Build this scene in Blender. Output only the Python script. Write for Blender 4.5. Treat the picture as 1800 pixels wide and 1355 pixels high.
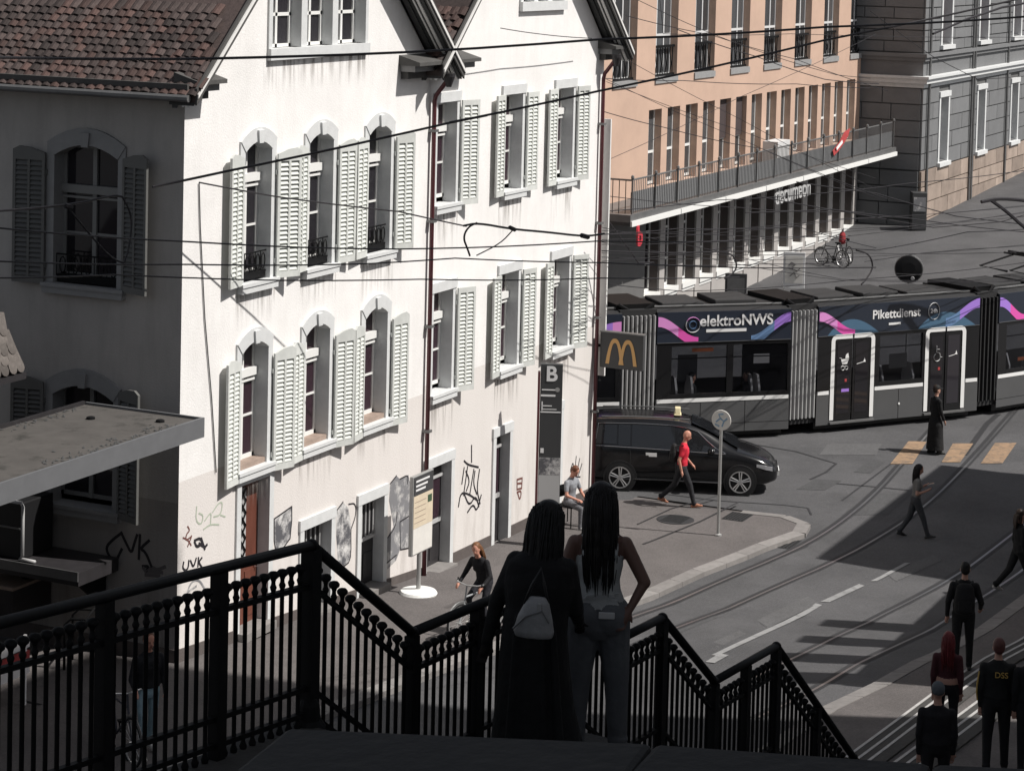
import bpy, math, random
from mathutils import Vector, Matrix
from mathutils.bvhtree import BVHTree
rnd = random.Random(7)
PI = math.pi
scene = bpy.context.scene
for o in list(bpy.data.objects): bpy.data.objects.remove(o)
COL = scene.collection

# ---------------------------------------------------------------- camera
F = 4000.0; PITCH = math.radians(3.2); ROLL = .024; YAW = math.radians(-64.36)
SHIFT = -(787 - F * math.tan(PITCH)) / 1800
CAM = Vector((-31.14, -20.86, 12.75))
CR = Matrix.Rotation(YAW, 3, 'Z') @ Matrix.Rotation(PI / 2 - PITCH, 3, 'X') @ Matrix.Rotation(ROLL, 3, 'Z')
cd = bpy.data.cameras.new('camera'); cam = bpy.data.objects.new('camera', cd); COL.objects.link(cam)
cam.matrix_world = Matrix.Translation(CAM) @ CR.to_4x4()
cd.sensor_width = 36; cd.lens = 36 * F / 1800; cd.shift_y = SHIFT; cd.clip_start = .1; cd.clip_end = 3000
scene.camera = cam
# ---------------------------------------------------------------- light
SUN_EL = math.radians(52); SUN_DIR = Vector((.2 * math.cos(SUN_EL), -.98 * math.cos(SUN_EL), math.sin(SUN_EL)))
w = bpy.data.worlds.new('World'); scene.world = w; w.use_nodes = True
nt = w.node_tree; bg = nt.nodes['Background']
sky = nt.nodes.new('ShaderNodeTexSky'); sky.sky_type = 'NISHITA'; sky.sun_disc = False
sky.sun_elevation = SUN_EL; sky.sun_rotation = math.atan2(.2, -.98)
sky.air_density = 1.0; sky.dust_density = 2.0; sky.ozone_density = .6
hz = nt.nodes.new('ShaderNodeHueSaturation'); hz.inputs['Saturation'].default_value = .4      # pale, hazy sky
nt.links.new(sky.outputs[0], hz.inputs['Color']); nt.links.new(hz.outputs[0], bg.inputs[0]); bg.inputs[1].default_value = .064
sd = bpy.data.lights.new('sun', 'SUN'); sun = bpy.data.objects.new('sun', sd); COL.objects.link(sun)
sd.energy = 4.5; sd.angle = math.radians(.53); sd.color = (1, .96, .91)
sun.rotation_euler = (-SUN_DIR).to_track_quat('-Z', 'Y').to_euler(); sun.location = (0, -40, 60)
vs = scene.view_settings; vs.view_transform = 'Standard'; vs.look = 'None'; vs.exposure = .24; vs.gamma = 1
vs.use_curve_mapping = False

# ---------------------------------------------------------------- photo pixel -> place helpers
def ray(px, py):
    return CR @ Vector(((px - 900) / F, -(py - 677.5) / F + SHIFT * 1800 / F, -1))
def at(px, py, d): return CAM + ray(px, py) * d                     # at a depth in metres
def on_y(px, py, y0=0.):
    r = ray(px, py); return CAM + r * ((y0 - CAM.y) / r.y)
def on_x(px, py, x0=0.):
    r = ray(px, py); return CAM + r * ((x0 - CAM.x) / r.x)
TAB = [(-90, 7), (-20, 2.1), (-10, 1.3), (0, .52), (5.5, .12), (10, -.22), (14, -.3), (48, -.3), (56, 0), (65, 1.0), (82, 1.6), (150, 4.5), (400, 8)]
def g(x, y):
    z = TAB[-1][1]
    if x <= TAB[0][0]: z = TAB[0][1]
    else:
        for (a, za), (b, zb) in zip(TAB, TAB[1:]):
            if x <= b: z = za + (zb - za) * (x - a) / (b - a); break
    return z + .09 * min(16, max(0, -y - 5)) * min(1, max(0, (16 - x) / 10))
def gpt(px, py):
    z = 0.
    for i in range(12):
        r = ray(px, py); p = CAM + r * ((z - CAM.z) / r.z); z = g(p.x, p.y)
    return Vector((p.x, p.y, z))

# ---------------------------------------------------------------- mesh helpers
class MB:
    def __init__(s): s.v = []; s.f = []; s.m = []
    def add(s, vs, fs, mi=0, M=None):
        b = len(s.v)
        s.v += [tuple(M @ Vector(v)) for v in vs] if M is not None else [tuple(v) for v in vs]
        for f in fs: s.f.append([i + b for i in f]); s.m.append(mi)
        return s
    def box(s, x0, x1, y0, y1, z0, z1, mi=0, M=None):
        return s.add([(x0, y0, z0), (x1, y0, z0), (x1, y1, z0), (x0, y1, z0), (x0, y0, z1), (x1, y0, z1), (x1, y1, z1), (x0, y1, z1)],
              [(3, 2, 1, 0), (4, 5, 6, 7), (0, 1, 5, 4), (1, 2, 6, 5), (2, 3, 7, 6), (3, 0, 4, 7)], mi, M)
    def prism(s, poly, axis, c0, c1, mi=0, M=None):                # poly of 2d points extruded along an axis
        def P(a, b, c): return (c, a, b) if axis == 'x' else (a, c, b) if axis == 'y' else (a, b, c)
        n = len(poly)
        vs = [P(a, b, c0) for a, b in poly] + [P(a, b, c1) for a, b in poly]
        fs = [list(range(n))[::-1], list(range(n, 2 * n))] + [(i, (i + 1) % n, n + (i + 1) % n, n + i) for i in range(n)]
        return s.add(vs, fs, mi, M)
    def tube(s, pts, r, n=8, mi=0, M=None, closed=False, flat=None):
        pts = [Vector(p) for p in pts]; k = len(pts); vs = []; fs = []
        up = Vector((0, 0, 1)); prev = None
        for i, p in enumerate(pts):
            if closed: t = pts[(i + 1) % k] - pts[i - 1]
            else: t = pts[min(i + 1, k - 1)] - pts[max(i - 1, 0)]
            if t.length < 1e-9: t = Vector((0, 0, 1))
            t.normalize()
            if prev is None:
                a = up if abs(t.z) < .9 else Vector((1, 0, 0)); u = t.cross(a).normalized()
            else:
                u = prev - t * prev.dot(t)
                if u.length < 1e-6: u = t.orthogonal()
                u.normalize()
            prev = u; wv = t.cross(u)
            rr = r[i] if isinstance(r, (list, tuple)) else r
            for j in range(n):
                a = 2 * PI * (j + .5) / n
                vs.append(p + u * (math.cos(a) * rr) + wv * (math.sin(a) * rr * (flat or 1)))
        for i in range(k if closed else k - 1):
            i2 = (i + 1) % k
            for j in range(n): fs.append((i * n + j, i * n + (j + 1) % n, i2 * n + (j + 1) % n, i2 * n + j))
        if not closed: fs += [list(range(n))[::-1], [(k - 1) * n + j for j in range(n)]]
        return s.add(vs, fs, mi, M)
    def lathe(s, prof, n=16, c=(0, 0, 0), mi=0, M=None):            # prof: (r, z)
        vs = []; fs = []
        for r, z in prof:
            for j in range(n):
                a = 2 * PI * j / n; vs.append((c[0] + r * math.cos(a), c[1] + r * math.sin(a), c[2] + z))
        k = len(prof)
        for i in range(k - 1):
            for j in range(n): fs.append((i * n + j, i * n + (j + 1) % n, (i + 1) * n + (j + 1) % n, (i + 1) * n + j))
        fs += [list(range(n))[::-1], [(k - 1) * n + j for j in range(n)]]
        return s.add(vs, fs, mi, M)
    def loft(s, rings, mi=0, M=None, cap=True):
        n = len(rings[0]); vs = [v for r in rings for v in r]; fs = []
        for i in range(len(rings) - 1):
            for j in range(n): fs.append((i * n + j, i * n + (j + 1) % n, (i + 1) * n + (j + 1) % n, (i + 1) * n + j))
        if cap: fs += [list(range(n))[::-1], [(len(rings) - 1) * n + j for j in range(n)]]
        return s.add(vs, fs, mi, M)
    def ell(s, c, r, n=16, m=10, mi=0, M=None):
        rings = []
        for i in range(m + 1):
            a = -PI / 2 + PI * i / m; a = max(-1.5, min(1.5, a))
            rings.append([(c[0] + r[0] * math.cos(a) * math.cos(2 * PI * j / n), c[1] + r[1] * math.cos(a) * math.sin(2 * PI * j / n), c[2] + r[2] * math.sin(a)) for j in range(n)])
        return s.loft(rings, mi, M)
    def wall(s, x0, x1, z0, z1, holes, y=0., d=.3, mi=0, mr=1, M=None):   # upright sheet facing -y with recessed openings
        xs = sorted({x0, x1} | {v for h in holes for v in h[:2]}); zs = sorted({z0, z1} | {v for h in holes for v in h[2:]})
        xs = [v for v in xs if x0 <= v <= x1]; zs = [v for v in zs if z0 <= v <= z1]
        for a, b in zip(xs, xs[1:]):
            for c, e in zip(zs, zs[1:]):
                mx, mz = (a + b) / 2, (c + e) / 2
                if any(h[0] < mx < h[1] and h[2] < mz < h[3] for h in holes): continue
                s.add([(a, y, c), (b, y, c), (b, y, e), (a, y, e)], [(0, 1, 2, 3)], mi, M)
        for a, b, c, e in holes:
            s.add([(a, y, c), (b, y, c), (b, y, e), (a, y, e), (a, y + d, c), (b, y + d, c), (b, y + d, e), (a, y + d, e)],
                  [(0, 4, 5, 1), (1, 5, 6, 2), (2, 6, 7, 3), (3, 7, 4, 0)], mr, M)
        return s
    def mesh(s, name, mats, smooth=False):
        me = bpy.data.meshes.new(name); me.from_pydata(s.v, [], s.f)
        for m in mats: me.materials.append(m)
        me.polygons.foreach_set('material_index', s.m)
        if smooth: me.polygons.foreach_set('use_smooth', [True] * len(s.f))
        me.update(); return me
    def build(s, name, mats, parent=None, smooth=False, bevel=0, wn=True):
        if not isinstance(mats, (list, tuple)): mats = [mats]
        o = put(name, s.mesh(name, mats, smooth), parent)
        if bevel:
            b = o.modifiers.new('bevel', 'BEVEL'); b.width = bevel; b.segments = 2; b.limit_method = 'ANGLE'; b.harden_normals = False
        return o
def put(name, me, parent=None, loc=None, rz=None):
    o = bpy.data.objects.new(name, me); COL.objects.link(o)
    if parent is not None:
        o.parent = parent
        if parent.get('static'): o.matrix_parent_inverse = Matrix.Translation(-Vector(parent.location))
    if loc is not None: o.location = loc
    if rz is not None: o.rotation_euler = (0, 0, rz)
    return o
LABELS = {}
def tag(o, label, cat, group=None):
    o['label'] = label; o['category'] = cat
    if group: o['group'] = group
    return o
def thing(name, loc, label, cat, group=None, rz=0, static=False):  # static: children are given in world coordinates
    o = bpy.data.objects.new(name, None); COL.objects.link(o); o.location = loc; o.rotation_euler = (0, 0, rz)
    o.empty_display_size = .2
    if static: o['static'] = 1
    return tag(o, label, cat, group)
def struct(o): o['kind'] = 'structure'; return o
def stuff(o): o['kind'] = 'stuff'; return o

# ---------------------------------------------------------------- materials
def mat(name, col, rough=.6, metal=0., var=0., scale=4., bump=0., bscale=30., rand=0., spec=.4, dirt=None, coord='Object', stretch=None, dscale=1.2, dlo=.5, dhi=.75, grain=0., gscale=22.):
    m = bpy.data.materials.new(name); m.use_nodes = True; t = m.node_tree; b = t.nodes['Principled BSDF']; L = t.links.new
    b.inputs['Roughness'].default_value = rough; b.inputs['Metallic'].default_value = metal
    b.inputs['Specular IOR Level'].default_value = spec
    c = (*col, 1); b.inputs['Base Color'].default_value = c
    out = None
    if var or dirt or rand or bump or grain:
        tc = t.nodes.new('ShaderNodeNewGeometry').outputs['Position'] if coord == 'World' else t.nodes.new('ShaderNodeTexCoord').outputs['Object']
        if stretch:
            mp = t.nodes.new('ShaderNodeMapping'); mp.inputs['Scale'].default_value = stretch; L(tc, mp.inputs[0]); tc = mp.outputs[0]
    if var or rand:
        hs = t.nodes.new('ShaderNodeHueSaturation'); hs.inputs['Color'].default_value = c
        val = None
        if var:
            n = t.nodes.new('ShaderNodeTexNoise'); n.inputs['Scale'].default_value = scale; n.inputs['Detail'].default_value = 6; n.inputs['Roughness'].default_value = .65; L(tc, n.inputs['Vector'])
            r = t.nodes.new('ShaderNodeMapRange'); r.inputs[1].default_value = .25; r.inputs[2].default_value = .75; r.inputs[3].default_value = 1 - var; r.inputs[4].default_value = 1 + var; L(n.outputs[0], r.inputs[0]); val = r.outputs[0]
        if rand:
            oi = t.nodes.new('ShaderNodeObjectInfo'); r = t.nodes.new('ShaderNodeMapRange'); r.inputs[3].default_value = 1 - rand; r.inputs[4].default_value = 1 + rand; L(oi.outputs['Random'], r.inputs[0])
            if val is not None:
                mu = t.nodes.new('ShaderNodeMath'); mu.operation = 'MULTIPLY'; L(val, mu.inputs[0]); L(r.outputs[0], mu.inputs[1]); val = mu.outputs[0]
            else: val = r.outputs[0]
        L(val, hs.inputs['Value']); out = hs.outputs[0]
    if dirt:
        n = t.nodes.new('ShaderNodeTexNoise'); n.inputs['Scale'].default_value = dscale; n.inputs['Detail'].default_value = 8; n.inputs['Roughness'].default_value = .7; L(tc, n.inputs['Vector'])
        r = t.nodes.new('ShaderNodeMapRange'); r.inputs[1].default_value = dlo; r.inputs[2].default_value = dhi; L(n.outputs[0], r.inputs[0])
        mx = t.nodes.new('ShaderNodeMix'); mx.data_type = 'RGBA'; L(r.outputs[0], mx.inputs[0])
        if out is not None: L(out, mx.inputs[6])
        else: mx.inputs[6].default_value = c
        mx.inputs[7].default_value = (*dirt, 1); out = mx.outputs[2]
    if grain:
        n = t.nodes.new('ShaderNodeTexNoise'); n.inputs['Scale'].default_value = gscale; n.inputs['Detail'].default_value = 3; n.inputs['Roughness'].default_value = .8; L(tc, n.inputs['Vector'])
        r = t.nodes.new('ShaderNodeMapRange'); r.inputs[1].default_value = .3; r.inputs[2].default_value = .7; r.inputs[3].default_value = 1 - grain; r.inputs[4].default_value = 1 + grain; L(n.outputs[0], r.inputs[0])
        h2 = t.nodes.new('ShaderNodeHueSaturation'); L(r.outputs[0], h2.inputs['Value'])
        if out is not None: L(out, h2.inputs['Color'])
        else: h2.inputs['Color'].default_value = c
        out = h2.outputs[0]
    if out is not None: L(out, b.inputs['Base Color'])
    if bump:
        n = t.nodes.new('ShaderNodeTexNoise'); n.inputs['Scale'].default_value = bscale; n.inputs['Detail'].default_value = 5; L(tc, n.inputs['Vector'])
        bp = t.nodes.new('ShaderNodeBump'); bp.inputs['Strength'].default_value = bump; bp.inputs['Distance'].default_value = .02; L(n.outputs[0], bp.inputs['Height']); L(bp.outputs[0], b.inputs['Normal'])
    return m
def wallmat(name, top, low, zc, stain, streak=.5):                  # render with a second paint colour below a height and rain stains
    m = mat(name, top, .85, var=.07, scale=.9, bump=.28, bscale=30, coord='World', spec=.2, grain=.02, gscale=12)
    t = m.node_tree; L = t.links.new; b = t.nodes['Principled BSDF']; src = b.inputs['Base Color'].links[0].from_socket
    gp = t.nodes.new('ShaderNodeNewGeometry'); sp = t.nodes.new('ShaderNodeSeparateXYZ'); L(gp.outputs['Position'], sp.inputs[0])
    st = t.nodes.new('ShaderNodeMath'); st.operation = 'LESS_THAN'; st.inputs[1].default_value = zc; L(sp.outputs[2], st.inputs[0])
    mx = t.nodes.new('ShaderNodeMix'); mx.data_type = 'RGBA'; L(st.outputs[0], mx.inputs[0]); L(src, mx.inputs[6]); mx.inputs[7].default_value = (*low, 1)
    mp = t.nodes.new('ShaderNodeMapping'); mp.inputs['Scale'].default_value = (2.2, 2.2, .35); L(gp.outputs['Position'], mp.inputs[0])
    n = t.nodes.new('ShaderNodeTexNoise'); n.inputs['Scale'].default_value = 1.3; n.inputs['Detail'].default_value = 8; n.inputs['Roughness'].default_value = .7; L(mp.outputs[0], n.inputs['Vector'])
    r = t.nodes.new('ShaderNodeMapRange'); r.inputs[1].default_value = .46; r.inputs[2].default_value = .85; r.inputs[4].default_value = streak; L(n.outputs[0], r.inputs[0])
    # splash dirt climbs less than two metres up from the street
    hr = t.nodes.new('ShaderNodeMapRange'); hr.inputs[1].default_value = 2.2; hr.inputs[2].default_value = .2; hr.inputs[3].default_value = .35; hr.inputs[4].default_value = 2.0; L(sp.outputs[2], hr.inputs[0])
    mu = t.nodes.new('ShaderNodeMath'); mu.operation = 'MULTIPLY'; mu.use_clamp = True; L(r.outputs[0], mu.inputs[0]); L(hr.outputs[0], mu.inputs[1])
    m2 = t.nodes.new('ShaderNodeMix'); m2.data_type = 'RGBA'; L(mu.outputs[0], m2.inputs[0]); L(mx.outputs[2], m2.inputs[6]); m2.inputs[7].default_value = (*stain, 1)
    L(m2.outputs[2], b.inputs['Base Color']); return m
def glassmat(name, tint, mixf=.5, rough=.05):
    m = bpy.data.materials.new(name); m.use_nodes = True; t = m.node_tree; L = t.links.new; out = t.nodes['Material Output']; b = t.nodes['Principled BSDF']
    b.inputs['Base Color'].default_value = (.01, .01, .012, 1); b.inputs['Roughness'].default_value = rough
    tr = t.nodes.new('ShaderNodeBsdfTransparent'); tr.inputs[0].default_value = (*tint, 1)
    mx = t.nodes.new('ShaderNodeMixShader'); mx.inputs[0].default_value = mixf; L(tr.outputs[0], mx.inputs[1]); L(b.outputs[0], mx.inputs[2]); L(mx.outputs[0], out.inputs[0]); return m

M = {}
M['wallA'] = wallmat('white_render', (.80, .785, .77), (.68, .645, .62), 3.645, (.30, .27, .24), .45)
M['wallB'] = wallmat('white_render_b', (.80, .785, .77), (.67, .64, .615), 3.80, (.32, .28, .25), .4)
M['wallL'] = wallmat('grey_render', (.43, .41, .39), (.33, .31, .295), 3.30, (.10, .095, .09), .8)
M['stone'] = mat('window_stone', (.60, .61, .61), .8, var=.08, scale=6, bump=.15)
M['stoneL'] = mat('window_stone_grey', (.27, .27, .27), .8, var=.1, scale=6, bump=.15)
M['woodsill'] = mat('weathered_wood_sill', (.30, .23, .19), .8, var=.2, scale=8)
M['shutter'] = mat('shutter_paint', (.60, .615, .59), .55, var=.12, scale=5, rand=.13, dirt=(.36, .36, .34), dscale=3, dlo=.58, dhi=.8)
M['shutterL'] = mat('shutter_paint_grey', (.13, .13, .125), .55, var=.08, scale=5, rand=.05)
M['louver'] = mat('louver_paint', (.62, .64, .60), .55)
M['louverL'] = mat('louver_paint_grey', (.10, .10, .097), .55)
M['frame'] = mat('white_window_frame', (.75, .75, .73), .5)
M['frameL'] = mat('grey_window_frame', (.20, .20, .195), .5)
M['paneg'] = mat('grey_pane', (.055, .058, .062), .08, spec=.7, rand=.5)
M['pane'] = mat('dark_pane', (.022, .020, .024), .06, spec=.6, rand=.4)
M['panep'] = mat('dark_pane_plum', (.035, .018, .026), .08, spec=.6)
M['iron'] = mat('black_iron', (.007, .007, .0075), .6, var=.2, scale=9, bump=.05, spec=.15)
M['plinth'] = mat('dark_plinth', (.10, .085, .08), .85, var=.2, scale=3, bump=.3)
M['pipe'] = mat('oxblood_pipe', (.105, .03, .035), .4, var=.15, scale=6, spec=.5)
M['zinc'] = mat('zinc_sheet', (.17, .17, .17), .45, metal=.4, var=.2, scale=3)
M['soffit'] = mat('dark_soffit_board', (.055, .056, .056), .7, var=.25, scale=5, stretch=(1, 8, 1))
M['barge'] = mat('white_barge_board', (.72, .71, .69), .6, var=.06)
M['cornice'] = mat('dark_cornice', (.075, .073, .07), .75, var=.2, scale=4)
M['tile'] = mat('clay_tile', (.052, .038, .035), .8, var=.35, scale=14, rand=.5, bump=.3, bscale=60)
M['tile2'] = mat('clay_tile_red', (.072, .043, .037), .8, var=.3, scale=14, rand=.4, bump=.3, bscale=60)
M['tile3'] = mat('lichened_tile', (.10, .088, .08), .85, var=.3, scale=20, rand=.4, dirt=(.05, .04, .035))
M['roofu'] = mat('roof_underlay', (.03, .025, .023), .9)
M['asphalt'] = mat('asphalt', (.084, .083, .086), .85, var=.16, scale=.5, bump=.5, bscale=40, coord='World', dirt=(.045, .045, .047), dscale=.35, dlo=.46, dhi=.8, grain=.22)
M['patch'] = mat('asphalt_patch', (.068, .068, .070), .85, var=.16, scale=1.5, bump=.5, bscale=40, coord='World', grain=.25)
M['patch2'] = mat('asphalt_patch_pale', (.097, .096, .098), .88, var=.16, scale=1.5, bump=.5, bscale=40, coord='World', grain=.25)
M['pave'] = mat('pavement_asphalt', (.115, .104, .101), .88, var=.14, scale=.6, bump=.5, bscale=40, coord='World', dirt=(.068, .062, .06), dscale=.5, dlo=.48, dhi=.85, grain=.22)
M['kerb'] = mat('granite_kerb', (.21, .198, .19), .8, var=.18, scale=5, rand=.12, bump=.2)
M['tar'] = mat('tar_seam', (.035, .035, .037), .55)
M['rail'] = mat('polished_rail', (.34, .34, .35), .3, metal=.85)
M['groove'] = mat('rail_groove', (.03, .03, .032), .7)
M['white'] = mat('road_white', (.26, .26, .26), .8, var=.15, scale=3, dirt=(.15, .15, .15), dscale=5, dlo=.5, dhi=.7)
M['yellow'] = mat('worn_yellow_marking', (.30, .20, .125), .8, var=.2, scale=4, dirt=(.11, .095, .08), dscale=5, dlo=.46, dhi=.72)
M['dark'] = mat('near_black', (.012, .012, .013), .5)
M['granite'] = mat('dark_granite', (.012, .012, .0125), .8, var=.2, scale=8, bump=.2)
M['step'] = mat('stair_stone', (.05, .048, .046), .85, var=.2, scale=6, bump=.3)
M['nosing'] = mat('pale_step_edge', (.42, .41, .40), .6, var=.2, scale=5)
# ================================================================ the ground
def strip_lines(a, b, st, extra=()):
    v = [a + i * st for i in range(int((b - a) / st) + 1)]
    return sorted({round(q, 3) for q in v} | {e for e in extra if a <= e <= b})
XS = [-400, -200, -90] + strip_lines(-60, 90, 1.5, [t[0] for t in TAB] + [6, 16]) + [110, 150, 400]
YS = [-400, -150, -70] + strip_lines(-40, 40, 2, [-5, -21]) + [70, 150, 400]
XS = sorted(set(XS)); YS = sorted(set(YS))
b = MB(); b.v = [(x, y, g(x, y)) for y in YS for x in XS]; n = len(XS)
b.f = [(j * n + i, j * n + i + 1, (j + 1) * n + i + 1, (j + 1) * n + i) for j in range(len(YS) - 1) for i in range(n - 1)]; b.m = [0] * len(b.f)
struct(b.build('road', M['asphalt'], smooth=True))

def resample(pts, st=.6):
    out = []; pts = [Vector((p[0], p[1], 0)) for p in pts]
    for a, c in zip(pts, pts[1:]):
        k = max(1, int((c - a).length / st))
        out += [a.lerp(c, i / k) for i in range(k)]
    return out + [pts[-1]]
def smooth_line(pts, it=3):
    pts = [Vector((p[0], p[1], 0)) for p in pts]
    for _ in range(it):
        q = [pts[0]]
        for a, c in zip(pts, pts[1:]): q += [a.lerp(c, .25), a.lerp(c, .75)]
        pts = q + [pts[-1]]
    return pts
def ribbon(mb, pts, wd, dz, mi=0, off=0., th=None):
    pts = [Vector((p[0], p[1], 0)) for p in pts]; k = len(pts); vs = []; fs = []
    for i, p in enumerate(pts):
        t = (pts[min(i + 1, k - 1)] - pts[max(i - 1, 0)]).normalized(); nn = Vector((-t.y, t.x, 0))
        for e in (off - wd / 2, off + wd / 2):
            q = p + nn * e; vs.append((q.x, q.y, g(q.x, q.y) + dz))
    for i in range(k - 1): fs.append((2 * i + 1, 2 * i, 2 * i + 2, 2 * i + 3))
    mb.add(vs, fs, mi)

# pavement beside the white houses, its kerb stones
KERB = [(-60, -2.0), (-20, -2.6), (-5, -3.2), (3, -3.6), (9.3, -4.25), (12.3, -4.55), (15.0, -5.0), (16.4, -5.35), (17.2, -5.2), (17.6, -4.6), (17.5, -3.6)]
kl = resample(KERB, .9)
b = MB(); vs = []
for p in kl:
    yb = 6. if p.x < -.05 else .02
    if p.x > 16.5: yb = max(p.y + .05, -1.0 if p.x > 17.1 else .02)
    for k in range(5):
        y = p.y + (yb - p.y) * k / 4; vs.append((p.x, y, g(p.x, y) + .10))
b.add(vs, [(i * 5 + k, (i + 1) * 5 + k, (i + 1) * 5 + k + 1, i * 5 + k + 1) for i in range(len(kl) - 1) for k in range(4)])
pavement = struct(b.build('pavement', M['pave'], smooth=True))
for i in range(len(kl) - 1):
    a, c = kl[i], kl[i + 1]
    if a.x < -9: continue
    t = (c - a).normalized(); nn = Vector((-t.y, t.x, 0)); k = MB(); vs = []
    for q in (a + t * .006, c - t * .006):
        for e, dz in ((-.14, -.05), (-.14, .10), (.16, .112), (.16, -.05)):
            r = q + nn * e; vs.append((r.x, r.y, g(r.x, r.y) + dz))
    k.add(vs, [(0, 1, 2, 3), (7, 6, 5, 4), (0, 4, 5, 1), (1, 5, 6, 2), (2, 6, 7, 3)])
    k.build('kerb_stone', M['kerb'], pavement)

# pavement on the near side of the street with its kerb
K2 = [gpt(*p) for p in [(1405, 1290), (1455, 1256), (1545, 1213), (1650, 1158), (1800, 1062)]]
K2 = [K2[0] + (K2[0] - K2[1]) * 6] + K2 + [K2[-1] + (K2[-1] - K2[-2]) * 4]
k2 = resample(K2, .9)
b = MB(); vs = []
for p in k2:
    for k in range(6): vs.append((p.x, p.y - k * .8, g(p.x, p.y - k * .8) + .10))
b.add(vs, [(i * 6 + k, i * 6 + k + 1, (i + 1) * 6 + k + 1, (i + 1) * 6 + k) for i in range(len(k2) - 1) for k in range(5)])
pave2 = struct(b.build('pavement_near', M['pave'], smooth=True))
for i in range(len(k2) - 1):
    a, c = k2[i], k2[i + 1]
    if a.x < -6 or a.x > 22: continue
    t = (c - a).normalized(); nn = Vector((-t.y, t.x, 0)); k = MB(); vs = []
    for q in (a + t * .006, c - t * .006):
        for e, dz in ((.14, -.05), (.14, .10), (-.16, .112), (-.16, -.05)):
            r = q + nn * e; vs.append((r.x, r.y, g(r.x, r.y) + dz))
    k.add(vs, [(3, 2, 1, 0), (4, 5, 6, 7), (1, 5, 4, 0), (2, 6, 5, 1), (3, 7, 6, 2)])
    k.build('kerb_stone', M['kerb'], pave2)

# tram rails let into the road
RAILS = [([(1000, 1128), (1104, 1086), (1300, 1007), (1435, 950), (1530, 878), (1590, 810), (1650, 742)], 'first rail from the white houses, curving off to the zebra crossing'),
         ([(1090, 1146), (1201, 1098), (1380, 1025), (1499, 972), (1610, 905), (1690, 830), (1790, 715)], 'second rail from the white houses, running under the crossing woman'),
         ([(1300, 1203), (1394, 1159), (1499, 1104), (1620, 1047), (1720, 985), (1830, 900)], 'third rail from the white houses, in the wide shadow'),
         ([(1330, 1262), (1430, 1214), (1499, 1172), (1650, 1098), (1760, 1028), (1860, 950)], 'rail nearest the right-hand pavement')]
for pts, lab in RAILS:
    line = smooth_line([gpt(*p) for p in pts])
    b = MB(); ribbon(b, line, .055, .012, 0); ribbon(b, line, .06, .010, 1, off=-.06); ribbon(b, line, .09, .009, 1, off=.08)
    struct(b.build('tram_rail', [M['rail'], M['groove']]))
# lane dashes, zebra bars, tar seams
def quadmark(name, px, m, dz=.014):
    p = [gpt(*q) for q in px]; b = MB(); N = 6; vs = []
    for i in range(N + 1):
        a = p[0].lerp(p[3], i / N); c = p[1].lerp(p[2], i / N)
        for q in (a, c): vs.append((q.x, q.y, g(q.x, q.y) + dz))
    b.add(vs, [(2 * i, 2 * i + 1, 2 * i + 3, 2 * i + 2) for i in range(N)]); return struct(b.build(name, m))
quadmark('road_marking', [(1240, 1164), (1256, 1166), (1281, 1152), (1264, 1149)], M['white'])
quadmark('road_marking', [(1250, 1152), (1262, 1153), (1445, 1064), (1434, 1061)], M['white'])
quadmark('road_marking', [(1442, 1058), (1458, 1059), (1520, 1030), (1510, 1027)], M['white'])
quadmark('road_marking', [(1530, 1022), (1541, 1022), (1600, 990), (1590, 990)], M['white'])
for q in ([(1565, 816), (1604, 816), (1629, 777), (1597, 776)], [(1655, 813), (1688, 813), (1711, 780), (1675, 780)], [(1724, 815), (1762, 815), (1787, 779), (1749, 779)], [(1800, 816), (1838, 816), (1862, 779), (1826, 779)]):
    quadmark('zebra_bar', q, M['yellow'])
for q, m in (([(1480, 905), (1560, 905), (1600, 868), (1525, 868)], 'patch'), ([(1150, 1112), (1240, 1075), (1262, 1085), (1172, 1122)], 'patch'), ([(1330, 1090), (1420, 1048), (1440, 1060), (1350, 1104)], 'patch2'), ([(1440, 800), (1540, 800), (1550, 780), (1455, 780)], 'patch2'), ([(1400, 860), (1450, 862), (1480, 845), (1432, 842)], 'patch'), ([(1500, 830), (1530, 832), (1556, 812), (1528, 810)], 'patch'), ([(1560, 1010), (1640, 975), (1655, 985), (1575, 1022)], 'patch2'), ([(1250, 1130), (1300, 1108), (1312, 1114), (1262, 1138)], 'patch2')):
    quadmark('road_patch', q, M[m], .006)
SEAMS = [([(1330, 782), (1400, 794), (1470, 815), (1452, 830), (1424, 843)], .07), ([(1150, 866), (1260, 880), (1380, 888), (1420, 893), (1426, 905)], .05),
         ([(1120, 930), (1180, 902), (1260, 880)], .04), ([(1470, 850), (1540, 856), (1600, 862)], .08), ([(1130, 965), (1230, 925), (1300, 890)], .05),
         ([(1010, 1120), (1200, 1048), (1420, 960)], .04), ([(1480, 880), (1560, 820), (1600, 790)], .05), ([(1695, 800), (1735, 745), (1755, 728)], .16)]
for pts, wd in SEAMS:
    b = MB(); ribbon(b, resample([gpt(*p) for p in pts], .4), wd, .115 if pts[0][0] in (1120, 1130) else .008); struct(b.build('tar_seam', M['tar']))
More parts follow.
